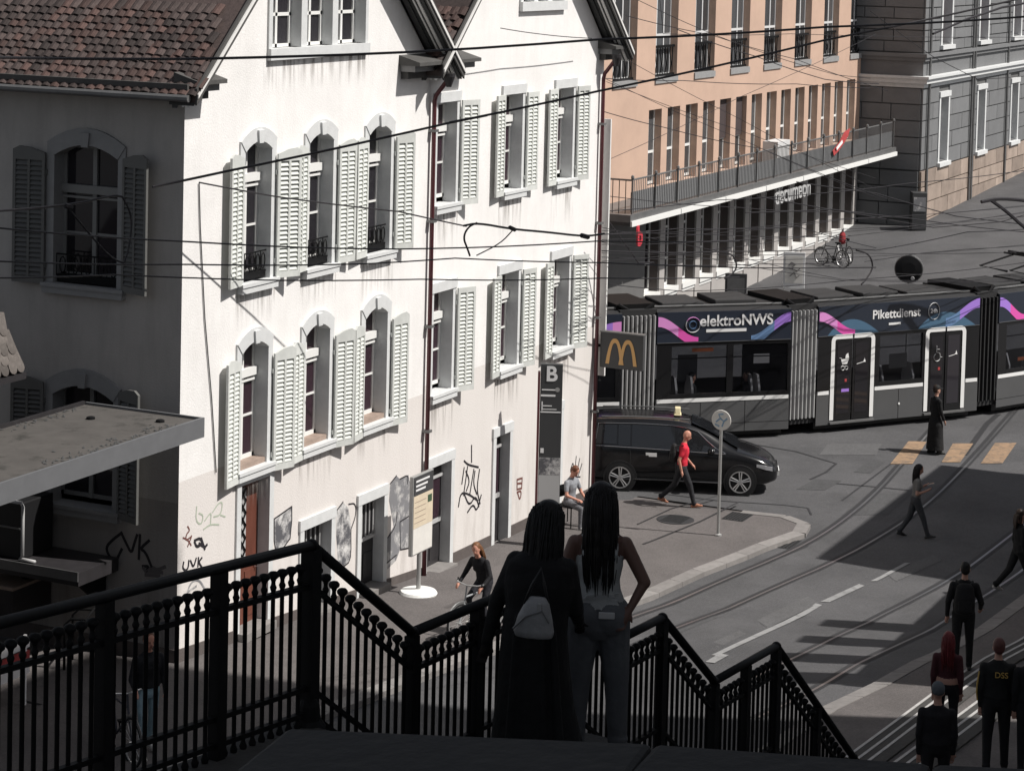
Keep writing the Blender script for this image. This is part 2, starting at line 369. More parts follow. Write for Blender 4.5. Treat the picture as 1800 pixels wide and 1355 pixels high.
def manhole(px, r, lab, sq=False, dz=.0):
    c = gpt(*px); e = thing('manhole_cover', c + Vector((0, 0, dz)), lab, 'manhole', 'covers let into the ground')
    b = MB()
    if sq:
        b.box(-r, r, -r * .7, r * .7, -.04, .012); b.build('cover', M['groove'], e)
        b = MB()
        for i in range(7): b.box(-r * .85, r * .85, -r * .6 + i * r * .2 - .02, -r * .6 + i * r * .2 + .02, .012, .02)
        b.build('bar', M['granite'], e)
    else:
        b.lathe([(r, -.04), (r, .012), (r * .9, .016)], 28); b.build('cover', M['groove'], e)
        b = MB()
        for i in range(-3, 4): b.box(-.02 + i * r * .22, .02 + i * r * .22, -r * .6, r * .6, .014, .022)
        b.build('rib', M['granite'], e)
manhole((1187, 921), .42, 'round dark manhole cover on the pavement left of the sign pole', dz=.1)
manhole((1296, 916), .36, 'dark service cover on the pavement right of the sign pole', True, dz=.1)
manhole((1377, 955), .40, 'dark barred drain grate in the road beside the kerb', True)

# three low pale-edged steps climbing to the near pavement
def stepset(a, c, lab):
    A, B_ = gpt(*a), gpt(*c); t = (B_ - A); t.z = 0; t.normalize(); nn = Vector((t.y, -t.x, 0)); A = A - t * 2; L = (B_ - A).length + 6
    e = thing('low_steps', A, lab, 'steps', 'pale-edged low steps', static=True)
    zz = [g(*(A + t * (L * i / 8)).xy) for i in range(9)]
    for k in range(3):
        for nm, (o0, o1, h0, h1), m in (('step', (k * .19, k * .19 + .22, -.3, .13 + k * .03), M['step']), ('step_edge', (k * .19 - .004, k * .19 + .04, .105 + k * .03, .136 + k * .03), M['nosing'])):
            b = MB(); rings = []
            for i in range(9):
                p = A + t * (L * i / 8)
                rings.append([p + nn * o0 + Vector((0, 0, zz[i] + h0 - p.z)), p + nn * o1 + Vector((0, 0, zz[i] + h0 - p.z)), p + nn * o1 + Vector((0, 0, zz[i] + h1 - p.z)), p + nn * o0 + Vector((0, 0, zz[i] + h1 - p.z))])
            b.loft(rings); b.build(nm, m, e)
stepset((1505, 1331), (1800, 1132), 'three low steps with pale edges behind the walkers at lower right')
stepset((1578, 1349), (1830, 1170), 'second flight of pale-edged low steps nearest the camera at lower right')
# ================================================================ the white houses
def arch_pts(w, z0, rise, n=9):
    return [(-w / 2 + w * i / (n - 1), z0 + rise * (1 - (2 * i / (n - 1) - 1) ** 2)) for i in range(n)]
WM = {}
def window_meshes(key, w, h, arch, st, fr, pane, key_stone, guard, sillw, transom=.72, sill_m=None):
    # origin: middle of the opening at sill level, outside is -y, wall face at y = 0
    d = .24; sw = .15; P = {}
    b = MB()
    b.box(-w / 2 - sw, -w / 2, -.035, .26, -.02, h + .001); b.box(w / 2, w / 2 + sw, -.035, .26, -.02, h + .001)
    if arch:
        lo = arch_pts(w, h - arch, arch); up = arch_pts(w + 2 * sw, h + .02, arch + .07)
        b.prism(lo + up[::-1], 'y', -.05, .26)
    else: b.box(-w / 2 - sw - .01, w / 2 + sw + .01, -.055, .26, h, h + .2)
    P['window'] = (b.mesh(key + '_surround', [st]), None)
    b = MB(); b.box(-w / 2 - sillw, w / 2 + sillw, -.12, .0, -.17, -.02); b.box(-w / 2 - sillw - .02, w / 2 + sillw + .02, -.14, .02, -.06, -.0)
    P['sill'] = b.mesh(key + '_sill', [st])
    if sill_m:
        b = MB(); b.box(-w / 2, w / 2, .0, d, -.0, .09); P['inner_sill'] = b.mesh(key + '_innersill', [sill_m])
    if key_stone:
        b = MB(); b.prism([(-.065, h - .03), (.065, h - .03), (.09, h + .13 + arch * .4), (-.09, h + .13 + arch * .4)], 'y', -.09, .05); P['keystone'] = b.mesh(key + '_keystone', [st])
    b = MB(); hw = w / 2; z0 = .09
    b.box(-hw, -hw + .06, d, d + .06, z0, h); b.box(hw - .06, hw, d, d + .06, z0, h); b.box(-.04, .04, d - .015, d + .06, z0, h)
    b.box(-hw, hw, d, d + .06, z0, z0 + .07); b.box(-hw, hw, d, d + .06, h - .08, h)
    zt = z0 + (h - z0) * transom
    b.box(-hw, hw, d - .06, d + .06, zt - .07, zt + .07); b.box(-hw, hw, d - .03, d + .05, zt - .16, zt - .12)
    zm = (z0 + zt) / 2; b.box(-hw, hw, d + .005, d + .05, zm - .018, zm + .018)
    P['frame'] = b.mesh(key + '_frame', [fr])
    P['panes'] = []
    for x0, x1 in ((-hw + .05, -.03), (.03, hw - .05)):
        for a, c in ((z0 + .05, zm), (zm, zt - .06), (zt + .06, h - .04)):
            b = MB(); b.box(x0, x1, d + .03, d + .038, a, c); P['panes'].append(b.mesh(key + '_pane', [pane]))
    if guard:
        b = MB(); zz = .48
        b.tube([(-hw, .06, zz), (hw, .06, zz)], .014, 6); b.tube([(-hw, .06, .12), (hw, .06, .12)], .012, 6)
        for i in range(5):
            x = -hw + w * (i + .5) / 5
            b.tube([(x + .06 * math.cos(t * .7), .06, .3 + .14 * math.sin(t * .7)) for t in range(9)], .011, 5, closed=True)
            b.tube([(x - w / 10, .06, .12), (x - w / 10, .06, zz)], .01, 5)
        b.box(-hw + .02, hw - .02, .05, .2, .02, .14)
        P['window_guard'] = b.mesh(key + '_guard', [M['iron']])
    WM[key] = P
def put_window(key, house, loc, rz=0, skip=()):
    P = WM[key]; o = put('window', P['window'][0], house, loc, rz)
    for k, me in P.items():
        if k == 'window' or k in skip: continue
        if k == 'panes':
            for q in me: put('pane', q, o)
        else: put(k, me, o)
    return o
def shutter_meshes(key, w, h, arched, m, ml):
    # hinge at x = 0, leaf runs to +x, outside -y, base z = 0
    b = MB(); t = .045; s = .055; r = .11
    b.box(0, s, -t, 0, 0, h); b.box(w - s, w, -t, 0, 0, h); b.box(w / 2 - .022, w / 2 + .022, -t, 0, r, h - r); b.box(s, w - s, -t, 0, 0, r); b.box(s, w - s, -t, 0, h - r, h)
    if arched: b.prism([(0, h), (w, h), (w, h + .06), (w * .8, h + .12), (w * .45, h + .1), (0, h + .02)] if arched == 1 else [(0, h), (w, h), (w, h + .02), (w * .55, h + .1), (w * .2, h + .12), (0, h + .06)], 'y', -t, 0)
    b.box(-.02, .02, -.02, .03, h * .12, h * .16); b.box(-.02, .02, -.02, .03, h * .84, h * .88)
    A = b.mesh(key, [m]); b = MB(); k = 24
    for i in range(k):
        z = r + .02 + (h - 2 * r - .02) * i / k
        for x0, x1 in ((s, w / 2 - .022), (w / 2 + .022, w - s)):
            b.add([(x0, -t + .004, z - .012), (x1, -t + .004, z - .012), (x1, -.006, z + .05), (x0, -.006, z + .05), (x0, -t + .004, z), (x1, -t + .004, z), (x1, -.006, z + .062), (x0, -.006, z + .062)],
                  [(0, 1, 2, 3), (7, 6, 5, 4), (0, 4, 5, 1), (3, 2, 6, 7)])
    b.box(s, w - s, -.004, 0, r, h - r, 0)
    WM[key] = (A, b.mesh(key + '_louvers', [ml]))
def put_shutter(key, house, x, z, side, open_deg, y=-.06, wallx=None):
    o = put('shutter', WM[key][0], house); stuff(put('louvers', WM[key][1], o))
    a = math.radians(open_deg)
    if wallx is None:
        o.location = (x, y, z); o.rotation_euler = (0, 0, -a if side > 0 else 0)
        if side < 0: o.scale = (-1, 1, 1); o.rotation_euler = (0, 0, a)
    else:
        o.location = (wallx - .06, x, z); o.rotation_euler = (0, 0, -PI / 2 + (-a if side > 0 else a))
        if side < 0: o.scale = (-1, 1, 1)
    return o
window_meshes('A2', .86, 2.42, .16, M['stone'], M['frame'], M['pane'], True, True, .15)
window_meshes('A1', .86, 2.20, .16, M['stone'], M['frame'], M['panep'], True, False, .15, sill_m=M['woodsill'])
window_meshes('B', .84, 2.05, 0, M['stone'], M['frame'], M['panep'], False, False, .12)
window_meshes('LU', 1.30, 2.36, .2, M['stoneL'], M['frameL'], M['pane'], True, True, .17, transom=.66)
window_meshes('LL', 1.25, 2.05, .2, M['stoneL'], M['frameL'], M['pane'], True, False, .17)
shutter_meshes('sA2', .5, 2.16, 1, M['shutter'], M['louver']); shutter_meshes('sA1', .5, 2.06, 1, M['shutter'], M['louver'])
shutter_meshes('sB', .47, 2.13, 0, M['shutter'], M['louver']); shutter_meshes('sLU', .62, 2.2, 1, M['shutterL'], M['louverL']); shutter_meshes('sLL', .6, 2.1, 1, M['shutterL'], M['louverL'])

# one curved roof tile, shared
b = MB(); tw, tl = .205, .25; prof = [(-.5, .0), (-.28, .022), (0., .03), (.25, .012), (.38, -.006), (.5, .004)]
vs = []
for yy, dz in ((0, .030), (tl, .006)):
    for a, h_ in prof: vs.append((a * tw, yy, h_ + dz))
for a, h_ in prof: vs.append((a * tw, 0, h_ + .012))
n = len(prof); b.add(vs, [(i, i + 1, n + i + 1, n + i) for i in range(n - 1)] + [(2 * n + i, 2 * n + i + 1, i + 1, i) for i in range(n - 1)])
TILE = [b.mesh('tile', [M['tile']]), b.mesh('tile', [M['tile2']])]
def lay_tiles(roof, eave, axis, up, rows, cols, c0=0, p_red=.3, skew=0.):    # eave: start point, axis: along a row, up: up the slope
    axis = axis.normalized(); up = up.normalized(); nrm = axis.cross(up); Mx = Matrix((axis, up, nrm)).transposed()
    for r in range(rows):
        for c in range(cols):
            o = put('tile', TILE[1 if rnd.random() < p_red else 0], roof)
            p = eave - axis * (skew * r) + axis * (.18 * (c + c0) + (.09 if r % 2 else 0) + rnd.uniform(-.006, .006)) + up * (.168 * r + rnd.uniform(-.01, .01)) + nrm * rnd.uniform(0, .01)
            Mw = Matrix.Translation(p) @ (Mx @ Matrix.Rotation(rnd.uniform(-.05, .05), 3, 'Z') @ Matrix.Rotation(rnd.uniform(-.03, .05), 3, 'Y')).to_4x4()
            o.matrix_basis = Mw
def gable_house(name, lab, x0, x1, ze, pitch, wallm, depth, holes, gw, zlow, tiles):
    e = thing(name, ((x0 + x1) / 2, 0, g(x0, 0)), lab, 'house', 'white gabled houses', static=True)
    cx = (x0 + x1) / 2; za = ze + (x1 - x0) / 2 * pitch
    b = MB(); b.wall(x0, x1, zlow, ze, holes, 0, .3)
    def xl(z): return x0 + (z - ze) / pitch
    def xr(z): return x1 - (z - ze) / pitch
    a0, a1, h0, h1 = gw
    for za_, zb_ in ((ze, h0), (h1, za - .01)):
        b.add([(xl(za_), 0, za_), (xr(za_), 0, za_), (xr(zb_), 0, zb_), (xl(zb_), 0, zb_)], [(0, 1, 2, 3)])
    b.add([(xl(h0), 0, h0), (a0, 0, h0), (a0, 0, h1), (xl(h1), 0, h1)], [(0, 1, 2, 3)]); b.add([(a1, 0, h0), (xr(h0), 0, h0), (xr(h1), 0, h1), (a1, 0, h1)], [(0, 1, 2, 3)])
    b.add([(a0, 0, h0), (a1, 0, h0), (a1, 0, h1), (a0, 0, h1), (a0, .3, h0), (a1, .3, h0), (a1, .3, h1), (a0, .3, h1)], [(0, 4, 5, 1), (1, 5, 6, 2), (2, 6, 7, 3), (3, 7, 4, 0)], 1)
    b.build('front_wall', [wallm, M['stone']], e)
    b = MB(); b.add([(x0, depth, zlow), (x1, depth, zlow), (x1, depth, ze), (cx, depth, za), (x0, depth, ze)], [(4, 3, 2, 1, 0)]); b.build('rear_wall', wallm, e)
    return e, cx, za
ZE = 10.28
CA = [2.25, 4.38, 6.57]
def hole(c, w, z0, h): return (c - w / 2 - .08, c + w / 2 + .08, z0 - .012, z0 + h + .012)
hA = [hole(c, .86, 6.72, 2.42) for c in CA] + [hole(c, .86, 3.46, 2.20) for c in CA] + [(1.81, 2.87, .60, 3.27), (3.95, 5.07, .33, 2.01), (6.07, 7.09, .23, 2.02)]
houseA, cxA, zaA = gable_house('gabled_house', 'white gabled house with grey side wall, nearest the camera at left', 0., 8.58, ZE, .93, M['wallA'], 12, hA, (2.56, 5.95, 10.71, 13.01), -.6, 1)
CB = [9.33, 12.42, 15.08]
hB = [hole(c, .84, 7.38, 2.05) for c in CB] + [hole(c, .84, 3.57, 2.02) for c in CB] + [(8.77, 9.92, -.07, 2.15), (11.86, 12.67, -.27, 2.22), (14.48, 15.32, -.30, 2.22)]
houseB, cxB, zaB = gable_house('gabled_house', 'white gabled house at the street corner with two oxblood drainpipes', 8.583, 17.25, ZE + .05, .93, M['wallB'], 12, hB, (12.66, 14.87, 11.37, 13.01), -.6, 1)
# side walls
b = MB(); Ml = Matrix.Rotation(-PI / 2, 4, 'Z')
# left wall in its own frame: local x = -world y
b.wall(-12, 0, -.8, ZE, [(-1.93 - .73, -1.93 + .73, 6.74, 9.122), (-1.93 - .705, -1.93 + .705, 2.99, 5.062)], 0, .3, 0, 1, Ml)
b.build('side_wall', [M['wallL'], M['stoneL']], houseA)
b = MB(); b.add([(17.25, 0, -.6), (17.25, 12, -.6), (17.25, 12, ZE + .05), (17.25, 0, ZE + .05)], [(0, 1, 2, 3)]); b.build('side_wall', M['wallB'], houseB)

def roof_for(house, x0, x1, ze, za, cx, left_tiles, name='roof'):
    pit = (za - ze) / (cx - x0); ov = .46; yf = -.5; yb = 12.2
    b = MB(); th = .10
    up_l = Vector((1, 0, pit)).normalized()
    zl = ze - ov * pit + .22
    rings = []
    for y in (yf, yb): rings.append([(x0 - ov, y, zl), (cx, y, za + .22), (x1 + ov, y, zl), (x1 + ov, y, zl - th), (cx, y, za + .22 - th), (x0 - ov, y, zl - th)])
    b.add(rings[0] + rings[1], [(5, 4, 1, 0), (4, 3, 2, 1), (6, 7, 10, 11), (7, 8, 9, 10), (0, 1, 7, 6), (1, 2, 8, 7), (2, 3, 9, 8), (3, 4, 10, 9), (4, 5, 11, 10), (5, 0, 6, 11)])
    r = b.build(name, M['tile'], house)
    # barge boards and stepped soffit battens under the front overhang
    for sgn, xa in ((1, x0 - ov), (-1, x1 + ov)):
        d = Vector((cx - xa, 0, za - (zl - .22))); 
        for nm, y0, y1, o0, o1, m in (('barge_board', yf - .04, yf - .002, -.14, .13, M['cornice']), ('barge_trim', yf - .07, yf - .043, -.03, .04, M['barge']),
                                     ('soffit_board', yf + .02, -.003, -.15, -.105, M['soffit']), ('soffit_batten', yf + .10, yf + .16, -.19, -.153, M['barge']), ('soffit_batten', yf + .21, yf + .25, -.18, -.153, M['barge']), ('soffit_batten', -.16, -.06, -.20, -.153, M['soffit'])):
            b = MB()
            q = [(xa, zl + o0), (cx, za + .22 + o0), (cx, za + .22 + o1), (xa, zl + o1)]
            if sgn < 0: q = q[::-1]
            b.prism(q, 'y', y0, y1); b.build(nm, m, r)
    return r, up_l, zl
roofA, upA, zlA = roof_for(houseA, 0, 8.58, ZE, zaA, cxA, 1)
roofB, upB, zlB = roof_for(houseB, 8.583, 17.25, ZE + .05, zaB, cxB, 1)
lay_tiles(roofA, Vector((-.50, 3.85, zlA + .005)), Vector((0, -1, 0)), upA, 12, 25, skew=.05)
lay_tiles(roofB, Vector((8.583 - .50, 1.0, zlB + .005)), Vector((0, -1, 0)), upB, 10, 8, p_red=.6)
for hs, x0, x1, zl in ((houseA, 0, 8.58, zlA), (houseB, 8.583, 17.25, zlB)):
    # eaves cornice along the left side, boxed returns on the front, gutters
    if hs is houseA:
        for q in ([(-.02, 9.98), (-.13, 9.98), (-.13, 10.06), (-.02, 10.06)], [(-.02, 10.062), (-.30, 10.062), (-.34, 10.17), (-.02, 10.17)], [(-.02, 10.172), (-.46, 10.172), (-.46, 10.262), (-.02, 10.262)]):
            b = MB(); b.prism(q, 'y', -.35, 11.9); b.build('cornice', M['cornice'], hs)
        b = MB(); b.tube([(-.56, -.45, zl - .03), (-.56, 11.9, zl - .03)], .06, 8); b.build('gutter', M['zinc'], hs)
    for xa, s in ((x0, 1), (x1, -1)):
        if hs is houseB and s == 1: continue
        wd = 1.0 if not (hs is houseA and s == -1) else 1.25
        if hs is houseA and s == 1: wd = .55
        if hs is houseB: wd = .35
        xs0, xs1 = (xa - .30, xa + wd) if s > 0 else (xa - wd, xa + (1.35 if hs is houseA else .38))
        b = MB(); b.box(xs0 + .06, xs1 - .1, -.16, -.003, ZE - .30, ZE - .16); b.build('eaves_return', M['cornice'], hs)
        b = MB(); b.box(xs0, xs1 - .05, -.34, -.003, ZE - .158, ZE - .04, 0); b.build('eaves_return', M['zinc'], hs)
        b = MB(); b.prism([(-.46, ZE - .038), (-.003, ZE - .038), (-.003, ZE + .16), (-.46, ZE + .03)], 'x', xs0 - .04, xs1); b.build('eaves_return', M['cornice'], hs)
# windows and shutters
for c in CA:
    put_window('A2', houseA, (c, 0, 6.72)); put_window('A1', houseA, (c, 0, 3.46))
    for hk, z in (('sA2', 6.70), ('sA1', 3.28)):
        put_shutter(hk, houseA, c + .56, z, 1, rnd.choice((4, 9, 16, 24))); put_shutter(hk, houseA, c - .56, z + rnd.uniform(-.015, .015), -1, rnd.uniform(2, 12))
for i, c in enumerate(CB):
    put_window('B', houseB, (c, 0, 7.38)); put_window('B', houseB, (c, 0, 3.57))
    for z in (7.31, 3.48):
        put_shutter('sB', houseB, c + .55, z, 1, rnd.choice((5, 11, 22)))
        if i: put_shutter('sB', houseB, c - .55, z, -1, rnd.uniform(2, 8))
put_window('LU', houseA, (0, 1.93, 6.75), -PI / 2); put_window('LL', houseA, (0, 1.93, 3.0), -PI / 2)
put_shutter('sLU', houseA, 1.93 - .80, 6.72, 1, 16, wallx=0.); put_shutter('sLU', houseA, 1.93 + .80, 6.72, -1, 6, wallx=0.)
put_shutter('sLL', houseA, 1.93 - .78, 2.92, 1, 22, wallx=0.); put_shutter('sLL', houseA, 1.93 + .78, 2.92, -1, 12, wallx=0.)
# gable windows: three lights in A, three in B
def gable_win(hs, a0, a1, h0, h1, dark):
    b = MB(); b.box(a0 - .12, a1 + .1, -.09, -.003, h0 - .2, h0 - .002); b.build('sill', M['stone'], hs)
    wn = MB(); wn.box(a0 - .12, a0, -.04, .2, h0, h1); wn.box(a1, a1 + .1, -.04, .2, h0, h1)
    L = (a1 - a0) / 3
    for i in (1, 2): wn.box(a0 + L * i - .1, a0 + L * i + .1, -.02, .24, h0, h1)
    o = wn.build('window', M['stone'], hs)
    for i in range(3):
        x0, x1 = a0 + L * i + (.1 if i else .0), a0 + L * (i + 1) - (.1 if i < 2 else 0)
        f = MB(); xm = (x0 + x1) / 2
        for q in ((x0, x0 + .07), (xm - .035, xm + .035), (x1 - .07, x1)): f.box(q[0], q[1], .2, .26, h0, h1)
        for q in (h0, h0 + .55, h0 + 1.2): f.box(x0, x1, .2, .25, q, q + .06)
        f.build('frame', M['frame'], o)
        for q0, q1 in ((x0, xm), (xm, x1)):
            f = MB(); f.box(q0, q1, .235, .243, h0, h1); f.build('pane', M['pane'], o)
# rain stains under the sills: a thin sheet of dirt on the render, ragged and fading downwards
def stainmat():
    m = bpy.data.materials.new('rain_stain'); m.use_nodes = True; t = m.node_tree; L = t.links.new; b = t.nodes['Principled BSDF']; b.inputs['Base Color'].default_value = (.33, .305, .285, 1); b.inputs['Roughness'].default_value = .9
    tr = t.nodes.new('ShaderNodeBsdfTransparent'); mx = t.nodes.new('ShaderNodeMixShader'); gp_ = t.nodes.new('ShaderNodeNewGeometry'); tc = t.nodes.new('ShaderNodeTexCoord'); mp = t.nodes.new('ShaderNodeMapping'); mp.inputs['Scale'].default_value = (9, 9, .8); L(gp_.outputs['Position'], mp.inputs[0])
    n = t.nodes.new('ShaderNodeTexNoise'); n.inputs['Scale'].default_value = 1.; n.inputs['Detail'].default_value = 5; L(mp.outputs[0], n.inputs['Vector'])
    r = t.nodes.new('ShaderNodeMapRange'); r.inputs[1].default_value = .45; r.inputs[2].default_value = .8; L(n.outputs[0], r.inputs[0])
    sp = t.nodes.new('ShaderNodeSeparateXYZ'); L(tc.outputs['Generated'], sp.inputs[0]); pw_ = t.nodes.new('ShaderNodeMath'); pw_.operation = 'POWER'; pw_.inputs[1].default_value = 1.5; L(sp.outputs[2], pw_.inputs[0])
    mu = t.nodes.new('ShaderNodeMath'); mu.operation = 'MULTIPLY'; mu.use_clamp = True; L(r.outputs[0], mu.inputs[0]); L(pw_.outputs[0], mu.inputs[1])
    L(mu.outputs[0], mx.inputs[0]); L(tr.outputs[0], mx.inputs[1]); L(b.outputs[0], mx.inputs[2]); L(mx.outputs[0], t.nodes['Material Output'].inputs[0]); return m
STAIN = stainmat()
def stain(hs, x0, x1, z0, z1):
    b = MB(); b.add([(x0, -.003, z0), (x1, -.003, z0), (x1, -.003, z1), (x0, -.003, z1)], [(0, 1, 2, 3)]); b.build('rain_stain', STAIN, hs)
for c in CA: stain(houseA, c - .62, c + .66, 5.95 - rnd.uniform(0, .3), 6.54); stain(houseA, c - .6, c + .62, 2.75 + rnd.uniform(-.3, .3), 3.27)
for c in CB: stain(houseB, c - .6, c + .6, 6.4 - rnd.uniform(0, .3), 7.2); stain(houseB, c - .6, c + .6, 2.6 + rnd.uniform(-.2, .2), 3.38)
stain(houseA, 2.4, 6.1, 9.85, 10.5)
gable_win(houseA, 2.62, 5.9, 10.72, 13.0, 0); gable_win(houseB, 12.72, 14.82, 11.38, 13.0, 1)
# plinths follow the falling street
def plinth(hs, x0, x1, y, tab):
    b = MB(); rings = []
    for x in (x0, x1):
        zt = tab[0][1] + (tab[1][1] - tab[0][1]) * (x - tab[0][0]) / (tab[1][0] - tab[0][0]); zb = g(x, 0) - .2
        rings.append([(x, y, zb), (x, y + .05, zb), (x, y + .05, zt), (x, y, zt)])
    b.loft(rings); b.build('plinth', M['plinth'], hs)
TA = ((0, .84), (8.58, .14))
for a, c in ((-.03, 1.74), (2.94, 3.88), (5.14, 6.0), (7.16, 8.55)): plinth(houseA, a, c, -.028, TA)
TB = ((8.6, .12), (17.2, -.02))
for a, c in ((8.6, 8.70), (9.99, 11.79), (12.74, 14.41), (15.39, 17.27)): plinth(houseB, a, c, -.028, TB)
b = MB(); b.box(-.03, .0, 0, 12, -.5, .84); b.build('plinth', M['plinth'], houseA)
# doors with stone jambs
M['brown'] = mat('brown_door', (.13, .045, .03), .45, var=.25, scale=6, stretch=(1, 1, .2), spec=.5)
M['doordark'] = mat('dark_door', (.03, .028, .03), .4, var=.25, scale=5)
M['bars'] = mat('pale_bars', (.45, .45, .45), .5)
def doorset(hs, x0, x1, z0, z1, m, kind, yd=.2):
    b = MB(); b.box(x0 - .14, x0, -.04, .22, z0 - .1, z1); b.box(x1, x1 + .14, -.04, .22, z0 - .1, z1); b.box(x0 - .16, x1 + .16, -.05, .22, z1, z1 + .2); b.build('door_surround', M['stone'], hs)
    b = MB(); b.box(x0 - .05, x1 + .05, -.2, .28, z0 - .14, z0); b.build('door_step', M['kerb'], hs)
    b = MB(); b.box(x0, x1, yd, yd + .05, z0, z1)
    for a, c in ((x0 + .07, (x0 + x1) / 2 - .04), ((x0 + x1) / 2 + .04, x1 - .07)):
        b.box(a, c, yd - .015, yd, z0 + .12, z0 + (z1 - z0) * .36)
    d = b.build('door', m, hs)
    xm = (x0 + x1) / 2
    if kind == 'lattice':
        b = MB(); b.box(xm - .2, xm + .05, yd - .012, yd - .002, z0 + 1.1, z1 - .15); b.build('pane', M['bars'], d)
        b = MB()
        for k in range(2):
            b.tube([(xm - .075 + (.09 if (i + k) % 2 else -.09), yd - .03, z0 + 1.1 + (z1 - z0 - 1.25) * i / 6) for i in range(7)], .016, 6)
        b.build('lattice', M['iron'], d)
    elif kind == 'glazed':
        b = MB(); b.box(x0 + .08, x1 - .08, yd - .012, yd - .002, z0 + (z1 - z0) * .45, z1 - .35); b.build('pane', M['panep'], d)
        b = MB(); b.box(x0, x1, yd - .05, yd - .002, z1 - .34, z1 - .28); b.box(x0, x1, yd - .03, yd - .004, z0 + (z1 - z0) * .40, z0 + (z1 - z0) * .44); b.box(xm - .03, xm + .03, yd - .04, yd - .013, z0 + (z1 - z0) * .45, z1); b.build('frame', M['bars'], d)
    else:
        b = MB()
        for i in range(6):
            x = x0 + (x1 - x0) * (i + .5) / 6; b.tube([(x, yd - .03, z1 - .75), (x, yd - .03, z1 - .05)], .014, 6)
        b.box(x0, x1, yd - .06, yd - .002, z1 - .82, z1 - .76); b.build('bar', M['bars'], d)
    b = MB(); b.tube([(x1 - .1, yd - .02, z0 + .95), (x1 - .1, yd - .07, z0 + .95), (x1 - .1, yd - .07, z0 + 1.12)], .013, 6); b.build('handle', M['rail'], d)
doorset(houseA, 1.88, 2.80, .62, 3.2, M['brown'], 'lattice'); doorset(houseA, 4.02, 5.0, .35, 1.94, M['doordark'], 'bars'); doorset(houseA, 6.14, 7.02, .25, 1.95, M['doordark'], 'bars')
doorset(houseB, 8.84, 9.85, -.05, 2.08, M['doordark'], 'glazed'); doorset(houseB, 11.93, 12.6, -.25, 2.15, M['doordark'], 'glazed'); doorset(houseB, 14.55, 15.25, -.28, 2.15, M['doordark'], 'glazed')
# drainpipes and cable
def pipe(hs, x, zt, zb, dz):
    b = MB(); b.tube([(x, -.40, zt + .05), (x, -.38, zt - .05), (x, -.12, zt - .38), (x, -.09, zt - .5), (x, -.09, zb)], .044, 10); o = b.build('drainpipe', M['pipe'], hs, smooth=True)
    b = MB(); b.lathe([(.05, -.22), (.12, -.02), (.12, .05)], 12, (x, -.40, zt + .02)); b.build('rain_hopper', M['doordark'], o)
    for z in dz:
        b = MB(); b.box(x - .075, x + .075, -.16, .0, z - .025, z + .025); b.build('pipe_clip', M['zinc'], o)
pipe(houseB, 8.64, 9.98, -.1, (8.9, 7.1, 5., 2.9, 1.0)); pipe(houseB, 17.03, 10.05, -.25, (8.5, 6.2, 4.0, 1.8))
b = MB(); b.tube([on_y(350, 322, -.02), on_y(352, 400, -.02), on_y(360, 560, -.02), on_y(372, 700, -.02), on_y(380, 830, -.02)], .012, 5); b.build('wall_cable', M['zinc'], houseA)
b = MB(); b.box(17.27, 17.33, -.2, .4, 2.6, 8.6); b.build('corner_board', M['barge'], houseB)
# graffiti and paint on the white houses (flat marks 3 mm proud of the render)
M['ink'] = mat('black_spray', (.02, .018, .022), .6)
M['inkr'] = mat('brown_spray', (.16, .07, .06), .6)
M['inkg'] = mat('pale_green_spray', (.42, .47, .38), .6)
M['greypaint'] = mat('grey_overpaint', (.62, .61, .6), .75, dirt=(.10, .10, .11), dscale=2.6, dlo=.42, dhi=.56, coord='World')
M['greypaint2'] = mat('dark_overpaint', (.20, .20, .21), .75, dirt=(.5, .49, .48), dscale=3.2, dlo=.5, dhi=.62, coord='World')
def chaikin(pts, it=2):
    if len(pts) < 3 or pts[0] == pts[-1]: return pts
    for _ in range(it):
        q = [pts[0]]
        for a, c in zip(pts, pts[1:]): q += [tuple(u * .75 + v * .25 for u, v in zip(a, c)), tuple(u * .25 + v * .75 for u, v in zip(a, c))]
        pts = q + [pts[-1]]
    return pts
def strokes(hs, lines, wd, m, plane='y', off=-.004, name='graffiti'):
    b = MB()
    for ln in lines:
        ln = chaikin(ln)
        P = [on_y(x, y, off) if plane == 'y' else on_x(x, y, off) for x, y in ln]
        Q = [(p.x, p.z) if plane == 'y' else (p.y, p.z) for p in P]
        for (a, c), (d, e) in zip(Q, Q[1:]):
            t = Vector((d - a, e - c)); L = t.length
            if L < 1e-5: continue
            t /= L; nn = Vector((-t.y, t.x)) * wd / 2; t *= wd * .35
            pts = [(a - t.x + nn.x, c - t.y + nn.y), (a - t.x - nn.x, c - t.y - nn.y), (d + t.x - nn.x, e + t.y - nn.y), (d + t.x + nn.x, e + t.y + nn.y)]
            o2 = off - .0004 * rnd.random()
            b.add([(u, o2, v) if plane == 'y' else (o2, u, v) for u, v in pts], [(0, 1, 2, 3)])
    return b.build(name, m, hs)
def blob(hs, px, m, off=-.003):
    b = MB(); P = [on_y(x, y, off) for x, y in px]; b.add([(p.x, off, p.z) for p in P], [list(range(len(P)))[::-1]]); b.build('overpaint', m, hs)
def closed(p): return p + [p[0]]
Z1 = [(482, 912), (513, 890), (513, 915), (510, 946), (500, 960), (486, 975), (482, 950)]; blob(houseA, Z1, M['greypaint']); strokes(houseA, [closed(Z1)], .03, M['ink'])
Z2 = [(592, 898), (603, 883), (612, 892), (617, 920), (617, 980), (606, 995), (594, 985), (591, 940)]; blob(houseA, Z2, M['greypaint']); strokes(houseA, [[(590, 900), (603, 882)], [(613, 886), (625, 884), (626, 905), (617, 930)], [(617, 930), (617, 985), (605, 995)]], .03, M['ink'])
